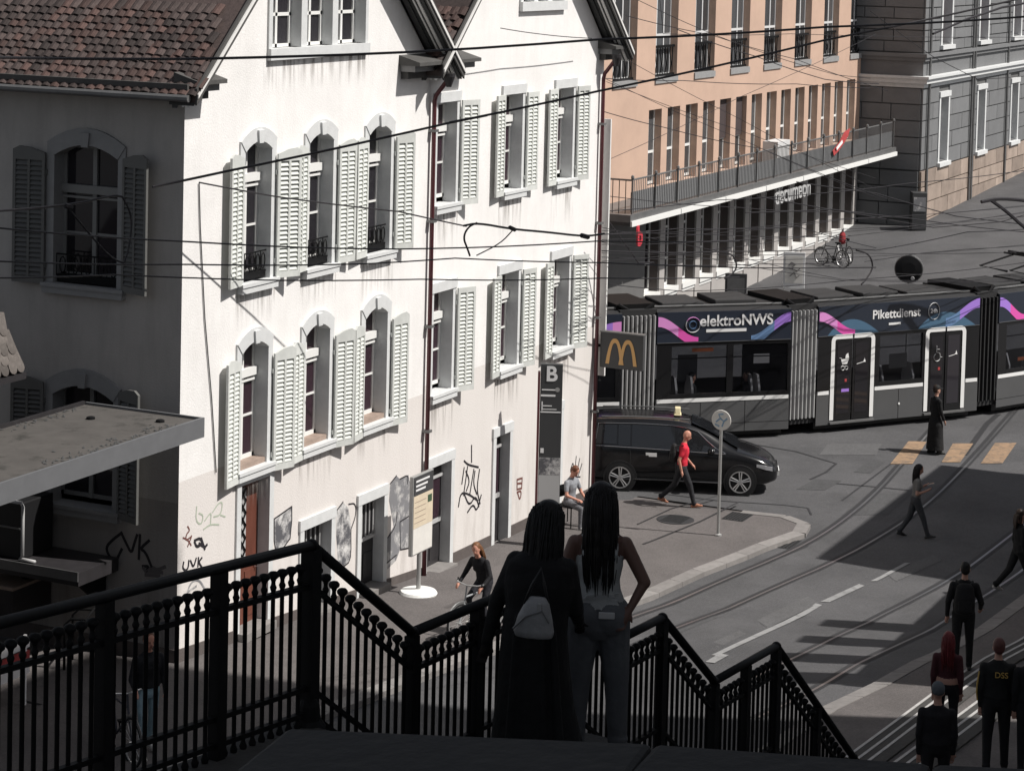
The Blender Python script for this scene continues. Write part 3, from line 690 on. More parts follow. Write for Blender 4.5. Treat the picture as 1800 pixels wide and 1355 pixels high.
Z3 = [(681, 1000), (679, 948), (692, 925), (684, 880), (686, 850), (697, 836), (703, 842), (709, 840), (718, 834), (720, 846), (728, 836), (735, 842), (735, 950), (722, 960), (703, 966), (696, 985)]; blob(houseA, Z3, M['greypaint2']); strokes(houseA, [[(686, 850), (697, 836)], [(703, 842), (718, 834), (716, 850)], [(679, 990), (697, 975)], [(703, 917), (722, 905), (724, 962), (704, 966), (703, 917)], [(679, 948), (696, 925), (698, 900)]], .03, M['ink'])
strokes(houseB, [[(829, 783), (829, 812)], [(816, 810), (823, 817), (841, 821)], [(812, 850), (816, 822)], [(822, 820), (815, 870)], [(833, 825), (826, 868)], [(843, 825), (838, 860), (844, 885)], [(806, 890), (810, 865), (824, 868), (840, 880)], [(816, 868), (825, 890), (836, 870), (842, 890)], [(822, 900), (832, 885), (838, 900), (846, 870)], [(819, 828), (826, 845), (820, 862)], [(835, 828), (832, 850), (838, 868)]], .045, M['ink'])
strokes(houseB, [[(909, 843), (918, 840), (917, 858), (909, 860), (909, 843)], [(909, 865), (917, 862), (914, 880), (910, 866)], [(909, 850), (917, 849)]], .045, M['inkr'])
strokes(houseB, [[(1003, 825), (1008, 810), (1008, 835)], [(1010, 835), (1013, 802)], [(1014, 832), (1019, 806)], [(1017, 835), (1023, 815)], [(1003, 828), (1012, 838), (1020, 838)]], .035, M['ink'])
strokes(houseA, [[(346, 890), (344, 915), (354, 923), (358, 905), (350, 902)], [(360, 915), (372, 898), (370, 920)], [(374, 900), (384, 884), (392, 882), (388, 905), (376, 908)], [(358, 930), (370, 921), (385, 922)], [(388, 905), (396, 908)]], .028, M['inkg'])
strokes(houseA, [[(330, 925), (334, 932), (328, 938), (326, 950), (334, 945), (338, 940), (330, 960)], [(322, 945), (330, 948), (336, 958)]], .03, M['inkr'])
strokes(houseA, [[(342, 950), (352, 945), (356, 955), (346, 962), (342, 952)], [(350, 955), (360, 962), (364, 957)], [(354, 946), (360, 965)]], .05, M['ink'])
strokes(houseA, [[(323, 988), (321, 998), (326, 1003), (331, 998), (332, 985)], [(335, 985), (340, 998), (345, 981)], [(349, 980), (348, 995)], [(355, 980), (349, 988), (356, 998)]], .04, M['ink'])
strokes(houseA, [[(328, 1045), (336, 1022), (350, 1018), (360, 1035)], [(330, 1040), (345, 1030)]], .04, M['greypaint2'])
strokes(houseA, [[(214, 936), (196, 950), (186, 962), (192, 978), (203, 988), (214, 965)], [(214, 938), (222, 955), (231, 973), (236, 955), (241, 940)], [(246, 940), (244, 982)], [(262, 950), (246, 964), (256, 970), (266, 995)], [(251, 995), (262, 995), (257, 1003)]], .05, M['ink'], 'x')
M['sprayfade'] = mat('faded_spray', (.13, .12, .12), .7)
strokes(houseA, [[(252, 998), (258, 1006), (268, 996), (276, 1002), (290, 996)], [(256, 1010), (280, 1012)], [(262, 1004), (285, 1006)]], .06, M['sprayfade'], 'x')

# ================================================================ flat canopy, annex and clutter beside the grey side wall
M['canopytop'] = mat('weathered_canopy_top', (.078, .072, .067), .85, var=.2, scale=2.5, dirt=(.04, .038, .034), dscale=2.2, dlo=.55, dhi=.66)
M['canopyedge'] = mat('canopy_fascia', (.13, .133, .14), .6, var=.1, scale=3)
e = thing('flat_canopy', (-4.5, .2, g(-4.5, .2)), 'long flat grey canopy roof in front of the grey side wall', 'canopy', static=True)
cx0, cx1, cy0, cy1, cz = -10.5, -.82, -1.0, 1.28, 4.98
b = MB(); b.box(cx0, cx1 - .03, cy0 + .03, cy1, cz - .26, cz - .03); b.build('roof_slab', M['canopytop'], e)
b = MB(); b.box(cx0, cx1, cy0 - .02, cy0 + .028, cz - .30, cz + .015); b.build('fascia', M['canopyedge'], e)
b = MB(); b.box(cx1 - .028, cx1 + .01, cy0 + .03, cy1, cz - .30, cz + .012); b.build('end_fascia', M['canopyedge'], e)
b = MB(); b.box(cx0, cx1 - .03, cy1 + .001, cy1 + .05, cz - .28, cz + .03); b.build('rim', M['doordark'], e)
for x in (-9.6, -6.4): 
    b = MB(); b.tube([(x, -.5, g(x, -.5)), (x, -.5, cz - .27)], .05, 10); b.build('post', M['iron'], e)
b = MB()
for i in range(140):
    x = rnd.uniform(-4.6, -1.2); y = cy0 + .1 + abs(rnd.gauss(0, .16)) if rnd.random() < .55 else cy1 - .05 - abs(rnd.gauss(0, .12)); y = max(cy0 + .06, min(cy1 - .04, y))
    s_ = rnd.uniform(.012, .05); a = rnd.uniform(0, PI); c_, s2 = math.cos(a) * s_, math.sin(a) * s_
    b.add([(x - c_, y - s2, cz - .026), (x + s2 * .6, y - c_ * .6, cz - .02), (x + c_, y + s2, cz - .012 + rnd.uniform(0, .02)), (x - s2 * .6, y + c_ * .6, cz - .022)], [(0, 1, 2, 3)])
stuff(b.build('leaf_litter', M['soffit'], e))
for x, y in ((-1.7, .55), (-1.3, -.5)):
    b = MB(); b.lathe([(.07, -.03), (.07, .0), (.05, .01)], 12, (x, y, cz)); b.build('roof_drain', M['iron'], e)
an = thing('annex_hut', (-6, 2.6, g(-6, 2.6)), 'dark annex with old round-ended roof tiles cut off by the left edge', 'hut', static=True)
b = MB(); b.box(-11, -3.25, 1.45, 5, .3, 5.75); b.build('wall', M['wallL'], an)
b = MB(); b.box(-11, -2.90, .90, 5, 5.76, 5.86); b.build('eaves_board', M['doordark'], an)
b = MB(); b.add([(-11, .95, 5.87), (-2.95, .95, 5.87), (-3.4, 1.5, 7.5), (-11, 1.5, 7.5), (-2.95, 5, 5.87), (-3.4, 4.2, 7.5)], [(0, 1, 2, 3), (1, 4, 5, 2)]); rf = b.build('roof', M['roofu'], an)
tb = MB(); vs = [(-.09, .3, 0), (.09, .3, 0)] + [(.09 * math.cos(t), -.09 * math.sin(t), .025) for t in [PI * i / 6 for i in range(7)]]
tb.add(vs + [(x, y, z - .018) for x, y, z in vs], [(0, 8, 7, 6, 5, 4, 3, 2, 1)[::-1]] + [(i, (i + 1) % 9, 9 + (i + 1) % 9, 9 + i) for i in range(9)]); RT = tb.mesh('round_tile', [M['tile3']])
ux = Vector((1, 0, 0)); uu = Vector((0, .55, 1.63)).normalized(); nn = ux.cross(uu); Mx = Matrix((ux, uu, nn)).transposed()
for r in range(9):
    for c in range(7):
        p = Vector((-3.02 - c * .19 - (.095 if r % 2 else 0) - r * .045, .95, 5.9)) + uu * (.15 * r + .05) + nn * (.02 + rnd.uniform(0, .02))
        o = put('tile', RT, rf); o.matrix_basis = Matrix.Translation(p) @ (Mx @ Matrix.Rotation(rnd.uniform(-.2, .2), 3, 'Z')).to_4x4()
sh = thing('wall_shelf', on_x(90, 1000, -.5), 'dark shelf jutting from the grey side wall under the canopy', 'shelf', static=True)
b = MB(); b.box(-1.15, -.04, 1.15, 3.6, 2.02, 2.24); b.build('shelf_board', M['doordark'], sh)
b = MB(); b.box(-1.17, -1.152, 1.15, 3.6, 2.1, 2.26); b.build('edge_strip', M['zinc'], sh)
for y in (1.4, 2.6):
    b = MB(); b.prism([(-.9, 2.02), (-.04, 2.02), (-.04, 1.3)], 'y', y, y + .06); b.build('bracket', M['iron'], sh)
cb = thing('metal_cabinet', (-.6, 2.75, 2.24), 'dark metal cabinet with pale pipe on the shelf at left edge', 'cabinet', static=True)
b = MB(); b.box(-1.0, -.15, 2.42, 3.4, 2.245, 3.2); b.build('body', M['dark'], cb, bevel=.02)
b = MB(); b.tube([(-1.05, 2.62, 3.22), (-1.05, 2.40, 3.22), (-1.05, 2.36, 3.16), (-1.05, 2.36, 2.34), (-1.05, 2.42, 2.28), (-1.05, 2.1, 2.27)], .03, 8); b.build('pipe', M['bars'], cb, smooth=True)
b = MB(); b.box(-1.012, -1.0, 2.45, 3.38, 2.75, 2.78); b.build('seam', M['zinc'], cb)
bx = thing('wall_box', (-.6, 2.9, 1.3), 'brown-topped dark box low on the side wall at left edge', 'box', static=True)
b = MB(); b.box(-1.1, -.04, 2.52, 3.6, 1.2, 1.75); b.build('body', M['doordark'], bx, bevel=.02)
b = MB(); b.box(-1.16, -.04, 2.46, 3.6, 1.752, 1.8); b.build('lid', M['woodsill'], bx)

# ================================================================ the orange building across the square
M['orange'] = mat('apricot_render', (.53, .37, .285), .85, var=.06, scale=.7, bump=.2, bscale=30, coord='World', dirt=(.45, .315, .245), dscale=.5, dlo=.45, dhi=.8)
M['pilaster'] = mat('sandstone_mullion', (.58, .42, .33), .8, var=.12, scale=3)
M['greyframe'] = mat('grey_frame', (.62, .62, .62), .5)
M['deepreveal'] = mat('dark_reveal', (.10, .085, .08), .8, var=.15)
M['blind'] = mat('dark_blind', (.06, .045, .045), .7)
M['palewall'] = mat('pale_ground_wall', (.38, .36, .345), .8, var=.08, scale=1.5, coord='World')
OY = 7.95; OX0, OX1 = 30., 63.6
ob = thing('apricot_building', (47, 10, -.3), 'apricot rendered building with long balcony canopy behind the tram', 'building', static=True)
up = [40.05 + 3.65 * i for i in range(-2, 7)]
lo = [39.6 + 1.7 * i for i in range(14)]
holes = [(x, x + 2.0, 8.0, 13.2) for x in up] + [(x, x + 1.16, 4.45, 7.06) for x in lo] + [(x, x + 1.16, .72, 3.6) for x in lo] + [(33.0, 36.2, -.3, 3.6)]
b = MB(); b.wall(OX0, OX1, 4.2, 19, [h for h in holes if h[2] > 4.2], OY, .42); b.build('front_wall', [M['orange'], M['pilaster']], ob)
M['shopgrey'] = mat('grey_shopfront', (.13, .128, .126), .8, var=.1, scale=2, coord='World')
b = MB(); b.wall(OX0, OX1, -.8, 4.2, [h for h in holes if h[2] < 4.2], OY, .42); b.build('shopfront_wall', [M['shopgrey'], M['deepreveal']], ob)
b = MB(); b.add([(OX0, OY, -.8), (OX0, 25, -.8), (OX0, 25, 19), (OX0, OY, 19)], [(3, 2, 1, 0)]); b.build('side_wall', M['orange'], ob)
b = MB(); b.add([(OX0, OY, 19), (OX1, OY, 19), (OX1, 25, 19), (OX0, 25, 19)], [(0, 1, 2, 3)]); b.build('roof', M['roofu'], ob)
def glaz(x0, x1, z0, z1, y, cols, rows, fm, pm, extra=None):
    f = MB(); t = .085
    for i in range(cols + 1):
        x = x0 + (x1 - x0) * i / cols; a, c = (x, x + t) if i == 0 else (x - t, x) if i == cols else (x - t / 2, x + t / 2); f.box(a, c, y, y + .06, z0, z1)
    for z in rows: f.box(x0, x1, y - .005, y + .055, z, z + t)
    o = f.build('window', fm, ob)
    for i in range(cols):
        p = MB(); p.box(x0 + (x1 - x0) * i / cols + .02, x0 + (x1 - x0) * (i + 1) / cols - .02, y + .03, y + .038, z0, z1); p.build('pane', pm, o)
    return o
for i, x in enumerate(up):
    o = glaz(x, x + 2.0, 8.15, 13.2, OY + .26, 3, (8.15, 9.5, 11.4), M['greyframe'], M['paneg'])
    b = MB()
    for j in range(9):
        xx = x + .1 + 1.8 * j / 8; b.tube([(xx, OY + .14, 8.2), (xx + .07 * (1 if j % 2 else -1), OY + .12, 8.55), (xx, OY + .14, 8.9), (xx, OY + .14, 9.15)], .02, 5)
    b.box(x, x + 2.0, OY + .10, OY + .18, 9.12, 9.2); b.box(x, x + 2.0, OY + .10, OY + .18, 8.16, 8.22)
    b.build('window_guard', M['iron'], o)
    b = MB(); b.box(x - .02, x + 2.02, OY - .05, OY + .2, 7.93, 8.14); b.build('sill', M['stoneL'], ob)
for i, x in enumerate(lo):
    o = glaz(x, x + 1.16, 4.5, 7.06, OY + .25, 2, (4.5, 5.55), M['frame'], M['paneg'])
    if i in (4, 5):
        b = MB(); b.box(x + .02, x + 1.14, OY + .17, OY + .21, 5.6, 7.05); b.build('blind', M['blind'], o)
    glaz(x, x + 1.16, .8, 3.6, OY + .3, 2, (.8, 1.7, 2.8), M['frame'], M['pane'])
    b = MB(); b.box(x - .08, x + 1.24, OY - .10, OY + .3, .62, .79); b.box(x - .05, x + 1.21, OY - .05, OY + .25, .5, .62); b.build('sill', M['frame'], ob)
    b = MB(); b.box(x + 1.2, x + 1.66, OY - .06, OY + .003, -.5, 3.7); b.build('pilaster', M['palewall'], ob)
    b = MB(); b.box(x - .03, x + 1.19, OY - .022, OY + .003, -.5, .498); b.build('wall_panel', M['palewall'], ob)
b = MB(); b.box(33.0, 36.2, OY + .3, OY + .4, -.3, 3.6); b.build('door', M['dark'], ob)
# balcony canopy
SL = dict(x0=33.9, x1=63.2, y0=6.15, z0=3.86, z1=4.22)
b = MB(); b.box(SL['x0'], SL['x1'], SL['y0'], OY - .002, SL['z0'] + .13, SL['z1']); bal = b.build('balcony', M['zinc'], ob)
b = MB()
for x0 in [33.9 + 4.19 * i for i in range(7)]: b.box(x0, x0 + 4.14, SL['y0'] - .06, SL['y0'] - .002, SL['z0'], SL['z0'] + .17)
b.build('light_strip', M['frame'], bal)
b = MB(); b.box(SL['x0'], SL['x1'], SL['y0'] - .002, OY - .1, SL['z0'] + .02, SL['z0'] + .128); b.build('soffit', M['soffit'], bal)
M['meshpanel'] = mat('grey_mesh_panel', (.17, .172, .175), .6, var=.1, scale=8)
b = MB(); b.tube([(34.2, 7.9, 5.28), (34.2, 6.3, 5.28), (63.0, 6.3, 5.28)], .03, 6); b.build('balcony_rail', M['zinc'], bal)
b = MB(); b.box(34.25, 63.0, 6.29, 6.31, 4.28, 4.9); b.build('railing_panel', M['meshpanel'], bal)
b = MB()
for i in range(190): x = 34.3 + i * .151; b.box(x, x + .022, 6.27, 6.287, 4.225, 5.26)
stuff(b.build('railing_bars', M['meshpanel'], bal))
b = MB()
for i in range(7): b.box(34.19, 34.21, 6.45 + i * .22, 6.47 + i * .22, 4.225, 5.26)
stuff(b.build('railing_bars', M['iron'], bal))
for i in range(16):
    x = 34.2 + 28.8 * i / 15; b = MB(); b.box(x - .025, x + .025, 6.21, 6.26, 4.22, 5.3); b.lathe([(.03, 0), (.06, .05), (.05, .12), (.01, .15)], 8, (x, 6.235, 5.3)); b.build('railing_post', M['zinc'], bal)
b = MB(); b.box(50.2, 51.6, 7.0, 7.6, 4.225, 5.3); b.build('air_unit', M['greyframe'], ob)
# text helper
def text(txt, size, Mx, m, parent, name, ext=.006, bold=0.):
    c = bpy.data.curves.new('txt', 'FONT'); c.body = txt; c.size = size; c.extrude = ext; c.align_x = 'CENTER'; c.align_y = 'CENTER'; c.offset = bold
    o = bpy.data.objects.new('txt', c); COL.objects.link(o); dg = bpy.context.evaluated_depsgraph_get()
    me = bpy.data.meshes.new_from_object(o.evaluated_get(dg)); bpy.data.objects.remove(o); me.transform(Mx); me.materials.clear(); me.materials.append(m)
    return put(name, me, parent)
def upright(x, y, z, rz=0, tilt=0): return Matrix.Translation((x, y, z)) @ Matrix.Rotation(rz, 4, 'Z') @ Matrix.Rotation(PI / 2, 4, 'X')
M['white_e'] = mat('white_lettering', (.75, .75, .75), .5)
text('décumeon', .98, upright(49.9, 6.25, 3.5) @ Matrix.Scale(1.0, 4, (1, 0, 0)), M['bars'], bal, 'lettering', .03, .0)
M['redneon'] = mat('red_sign', (.55, .04, .06), .4)
text('b', .9, upright(34.5, 6.08, 3.5), M['redneon'], bal, 'red_sign', .03, .02)
# red and white pennant over the rail
b = MB(); M['redcloth'] = mat('red_cloth', (.38, .05, .05), .7); M['whitecloth'] = mat('white_cloth', (.8, .78, .77), .7)
P0 = [(x + 3.3, y + 1.36, z - .3) for x, y, z in [(51.2, 4.86, 5.0), (52.0, 4.84, 5.3), (52.6, 4.84, 5.65), (53.4, 4.86, 5.75), (53.0, 4.82, 5.45), (52.4, 4.80, 5.2), (51.8, 4.82, 4.95), (51.3, 4.84, 4.8)]]
fl = thing('pennant', (55.7, 6.2, 4.55), 'red and white pennant hung on the balcony railing', 'flag', static=True)
b.add(P0 + [(x, y - .02, z) for x, y, z in P0], [list(range(8)), list(range(8, 16))[::-1]] + [(i, (i + 1) % 8, 8 + (i + 1) % 8, 8 + i) for i in range(8)]); b.build('cloth', M['redcloth'], fl)
b = MB(); b.add([(54.8, 6.13, 4.7), (55.5, 6.115, 4.95), (55.4, 6.115, 5.08), (54.7, 6.13, 4.82)], [(0, 1, 2, 3), (3, 2, 1, 0)]); b.build('stripe', M['whitecloth'], fl)

# ================================================================ the grey rusticated building
M['greystone'] = mat('grey_render_block', (.165, .168, .172), .85, var=.1, scale=1.5, rand=.08, bump=.2)
M['sandbase'] = mat('sandstone_base_block', (.30, .24, .20), .85, var=.25, scale=1.2, rand=.2, bump=.25)
M['joint'] = mat('dark_joint', (.10, .10, .10), .9)
M['redframe'] = mat('oxblood_window_bar', (.16, .03, .025), .5)
GX, GY, GX1, GZT = 63.7, 5.25, 100., 19.
gb = thing('rusticated_building', (80, 12, 1), 'grey rusticated stone building with sandstone base at upper right', 'building', static=True)
gwin = [66.5 + 6.6 * i for i in range(5)]
b = MB(); b.wall(GX, GX1, -.5, GZT, [(x - .1, x + 1.4, 3.40, 6.25) for x in gwin] + [(x - .2, x + 1.5, 8.55, 12.25) for x in gwin], GY, .45); b.build('front_wall', [M['joint'], M['greystone']], gb)
b = MB(); b.add([(GX, GY, -.5), (GX, 14, -.5), (GX, 14, GZT), (GX, GY, GZT)], [(3, 2, 1, 0)]); b.build('side_wall', M['joint'], gb)
def blocks(z0, z1, rows, m, proud, vstep, skipw, side=True):
    hh = (z1 - z0) / rows
    for r in range(rows):
        za, zb = z0 + r * hh + .025, z0 + (r + 1) * hh - .025
        cuts = [GX - .05]
        x = GX + (vstep / 2 if r % 2 else vstep)
        while x < GX1: cuts.append(x); x += vstep
        cuts.append(GX1)
        for a, c in zip(cuts, cuts[1:]):
            segs = [(a + .02, c - .02)]
            if skipw:
                for wx in gwin:
                    ns = []
                    for s0, s1 in segs:
                        if s1 <= wx - .25 or s0 >= wx + 1.55 or not (skipw[0] < (za + zb) / 2 < skipw[1]): ns.append((s0, s1)); continue
                        if s0 < wx - .25: ns.append((s0, wx - .25))
                        if s1 > wx + 1.55: ns.append((wx + 1.55, s1))
                    segs = ns
            for s0, s1 in segs:
                if s1 - s0 < .15: continue
                q = MB(); q.box(s0, s1, GY - proud - rnd.uniform(0, .01), GY + .01, za, zb); q.build('stone_block', m, gb)
        if side:
            yy = GY + .02
            while yy < OY + .3:
                y1 = min(yy + (1.3 if r % 2 else 1.7), OY + .3); q = MB(); q.box(GX - proud - rnd.uniform(0, .01), GX + .01, yy + .02, y1 - .02, za, zb); q.build('stone_block', M['greystone'], gb); yy = y1
blocks(-.3, 3.2, 5, M['sandbase'], .10, 2.2, None)
blocks(3.22, 6.75, 5, M['greystone'], .06, 3.3, (3.2, 6.4))
blocks(8.25, 14.0, 12, M['greystone'], .05, 3.3, (8.4, 12.4))
for z0, z1, p in ((6.76, 6.95, .12), (6.952, 7.15, .28), (7.152, 7.26, .38), (7.9, 8.06, .14), (8.062, 8.22, .22)):
    b = MB(); b.box(GX - p, GX1, GY - p, GY + .02, z0, z1); b.box(GX - p, GX + .02, GY + .021, OY + .2, z0, z1); b.build('string_course', M['stone'] if z0 < 7.5 else M['greystone'], gb)
b = MB(); b.box(GX - .03, GX1, GY - .03, GY + .01, 7.27, 7.895); b.box(GX - .03, GX + .01, GY + .011, OY + .2, 7.27, 7.895); b.build('frieze', M['greystone'], gb)
for x in gwin:
    for z0, z1, wd, m in ((3.45, 6.2, 1.3, M['frame']), (8.6, 12.2, 1.5, M['redframe'])):
        xa = x if wd < 1.4 else x - .1
        o = MB(); o.box(xa - .22, xa, GY - .1, GY + .4, z0 - .1, z1 + .02); o.box(xa + wd, xa + wd + .22, GY - .1, GY + .4, z0 - .1, z1 + .02); o.box(xa - .26, xa + wd + .26, GY - .14, GY + .4, z1 + .021, z1 + .26); o = o.build('window', M['stone'], gb)
        f = MB()
        for q in (xa, xa + wd / 2 - .05, xa + wd - .1): f.box(q, q + .1, GY + .3, GY + .37, z0, z1)
        f.box(xa, xa + wd, GY + .3, GY + .36, z0 + (z1 - z0) * .68, z0 + (z1 - z0) * .68 + .1); f.build('frame', m, o)
        for q in (0, 1):
            f = MB(); f.box(xa + wd / 2 * q, xa + wd / 2 * (q + 1), GY + .34, GY + .348, z0, z1); f.build('pane', M['pane'], o)
        f = MB(); f.box(xa - .3, xa + wd + .3, GY - .22, GY + .05, z0 - .28, z0 - .1); f.build('sill', M['stone'], o)
for x in (64.3, 71.6, 72.0, 78.4):
    b = MB(); b.tube([(x, GY - .16, -.2), (x, GY - .16, 18)], .06, 8); b.build('drainpipe', M['zinc'], gb)
b = MB(); b.add([(GX, GY, GZT), (GX1, GY, GZT), (GX1, 25, GZT), (GX, 25, GZT)], [(0, 1, 2, 3)]); b.build('roof', M['roofu'], gb)

# ================================================================ unseen houses on the near side, added to cast shade on street and stairs
def shade_house(lab, x0, x1, y0, y1, zt, ridge, cat='house'):
    e = thing('unseen_shade_house', ((x0 + x1) / 2, (y0 + y1) / 2, g(x0, y1)), lab, cat, 'unseen houses added for shade', static=True)
    wn = [(x0 + 1.2 + 2.6 * i, x0 + 2.3 + 2.6 * i, z, z + 1.8) for i in range(int((x1 - x0 - 1.5) / 2.6)) for z in [zt - 2.8 - 3.2 * k for k in range(int((zt - 3) / 3.2))]]
    b = MB(); Mr = Matrix.Translation((x0 + x1, y1, 0)) @ Matrix.Rotation(PI, 4, 'Z'); b.wall(x0, x1, -1, zt, wn, 0, .25, 0, 1, Mr); b.build('front_wall', [M['wallB'], M['stone']], e)
    b = MB(); b.add([(x0, y0, -1), (x1, y0, -1), (x1, y1, -1), (x0, y1, -1), (x0, y0, zt), (x1, y0, zt), (x1, y1, zt), (x0, y1, zt)], [(0, 1, 5, 4), (1, 2, 6, 5), (3, 0, 4, 7)]); b.build('wall', M['wallB'], e)
    ym = (y0 + y1) / 2
    b = MB(); b.prism([(y0 - .4, zt), (y1 + .4, zt), (y1 + .4, zt + .2), (ym, zt + ridge), (y0 - .4, zt + .2)], 'x', x0 - .2, x1 + .2); b.build('roof', M['tile'], e)
    for h in wn:
        q = MB(); q.box(x0 + x1 - h[1], x0 + x1 - h[0], y1 - .25, y1 - .2, h[2], h[3]); q.build('window', M['pane'], e)
    return e
shade_house('unseen tall plain house beyond the right edge, added to shade the street', 16.6, 26.3, -26, -14.2, 9.4, 3.2)
h2 = shade_house('unseen lower house added beyond the right edge, with chimneys for finger shadows', 5.5, 16.3, -26, -15.2, 6.6, 1.4)
for x in (6.0, 7.6, 9.4, 11.2):  # chimneys added to throw finger shadows on the road
    b = MB(); b.box(x - .35, x + .35, -16.2, -15.4, 6.9, 9.6); b.build('chimney', M['plinth'], h2)
shade_house('unseen high house beside the stairs, added only for the shade it casts', -29, 4.8, -36, -24.6, 34, 3)  # added high enough to keep stairs and left pavement in shade
# ================================================================ the tram
M['trambody'] = mat('tram_dark_grey', (.085, .086, .088), .35, spec=.5, var=.06, scale=2)
M['tramnavy'] = mat('tram_navy_band', (.022, .028, .042), .3, spec=.5)
M['tramblack'] = mat('tram_black', (.010, .010, .011), .25, spec=.5)
M['tramglass'] = glassmat('tram_glass', (.85, .86, .88), .22)
M['bellowd'] = mat('bellows_dark', (.02, .02, .021), .7)
M['bellowl'] = mat('bellows_rib', (.36, .36, .36), .6)
M['stripe'] = mat('white_stripe', (.78, .78, .77), .4)
M['seat'] = mat('grey_seat', (.40, .39, .39), .6)
M['interior'] = mat('tram_interior', (.03, .03, .031), .8)
M['magenta'] = mat('magenta_print', (.72, .10, .42), .4); M['violet'] = mat('violet_print', (.36, .20, .66), .4); M['pinkl'] = mat('pink_print', (.70, .28, .62), .4); M['teal'] = mat('teal_print', (.07, .14, .22), .4); M['bluep'] = mat('blue_print', (.14, .24, .42), .4)
M['led'] = mat('orange_display', (.40, .12, .05), .5)
TW = 2.3
T_ = [gpt(990, 786), gpt(1088, 783), gpt(1150, 779), gpt(1385, 768), gpt(1433, 763), gpt(1716, 735), gpt(1750, 730), gpt(1990, 690)]
tram = thing('tram', T_[2].lerp(T_[3], .5), 'dark articulated tram with purple and pink advertising arcs', 'tram', static=True)
Z = dict(sk=.22, st0=1.04, st1=1.14, w0=1.26, w1=2.52, b0=2.62, b1=3.42)
def seg_frame(a, c):
    d = (c - a); d.z = 0; L = d.length; rz = math.atan2(d.y, d.x)
    return Matrix.Translation((a.x, a.y, a.z)) @ Matrix.Rotation(rz, 4, 'Z'), L            # local: x along, -y towards the street camera, y 0..TW into the tram
def ringp(x, prof): return [(x, y, z) for y, z in prof]
def ad_arc(Mx, x0, x1, z0, z1, kind, par):
    # printed ribbon, rising or falling between two points
    b = MB(); N = 12; vs = []
    for i in range(N + 1):
        t = i / N; s = t * t * (3 - 2 * t) if kind == 's' else math.sin(t * PI / 2) if kind == 'up' else 1 - math.cos(t * PI / 2)
        x = x0 + (x1 - x0) * t; z = z0 + (z1 - z0) * s; hw = .13
        vs += [(x, -.008, max(Z['b0'] + .02, min(Z['b1'] - .02, z - hw))), (x, -.008, max(Z['b0'] + .02, min(Z['b1'] - .02, z + hw)))]
    b.add(vs, [(2 * i, 2 * i + 2, 2 * i + 3, 2 * i + 1) for i in range(N)], 0, Mx)
    # colour changes half way along the ribbon
    mats = par[0]
    b.m = [0 if i < N * par[1] else 1 for i in range(N)]
    b.build('printed_arc', list(mats), par[2])
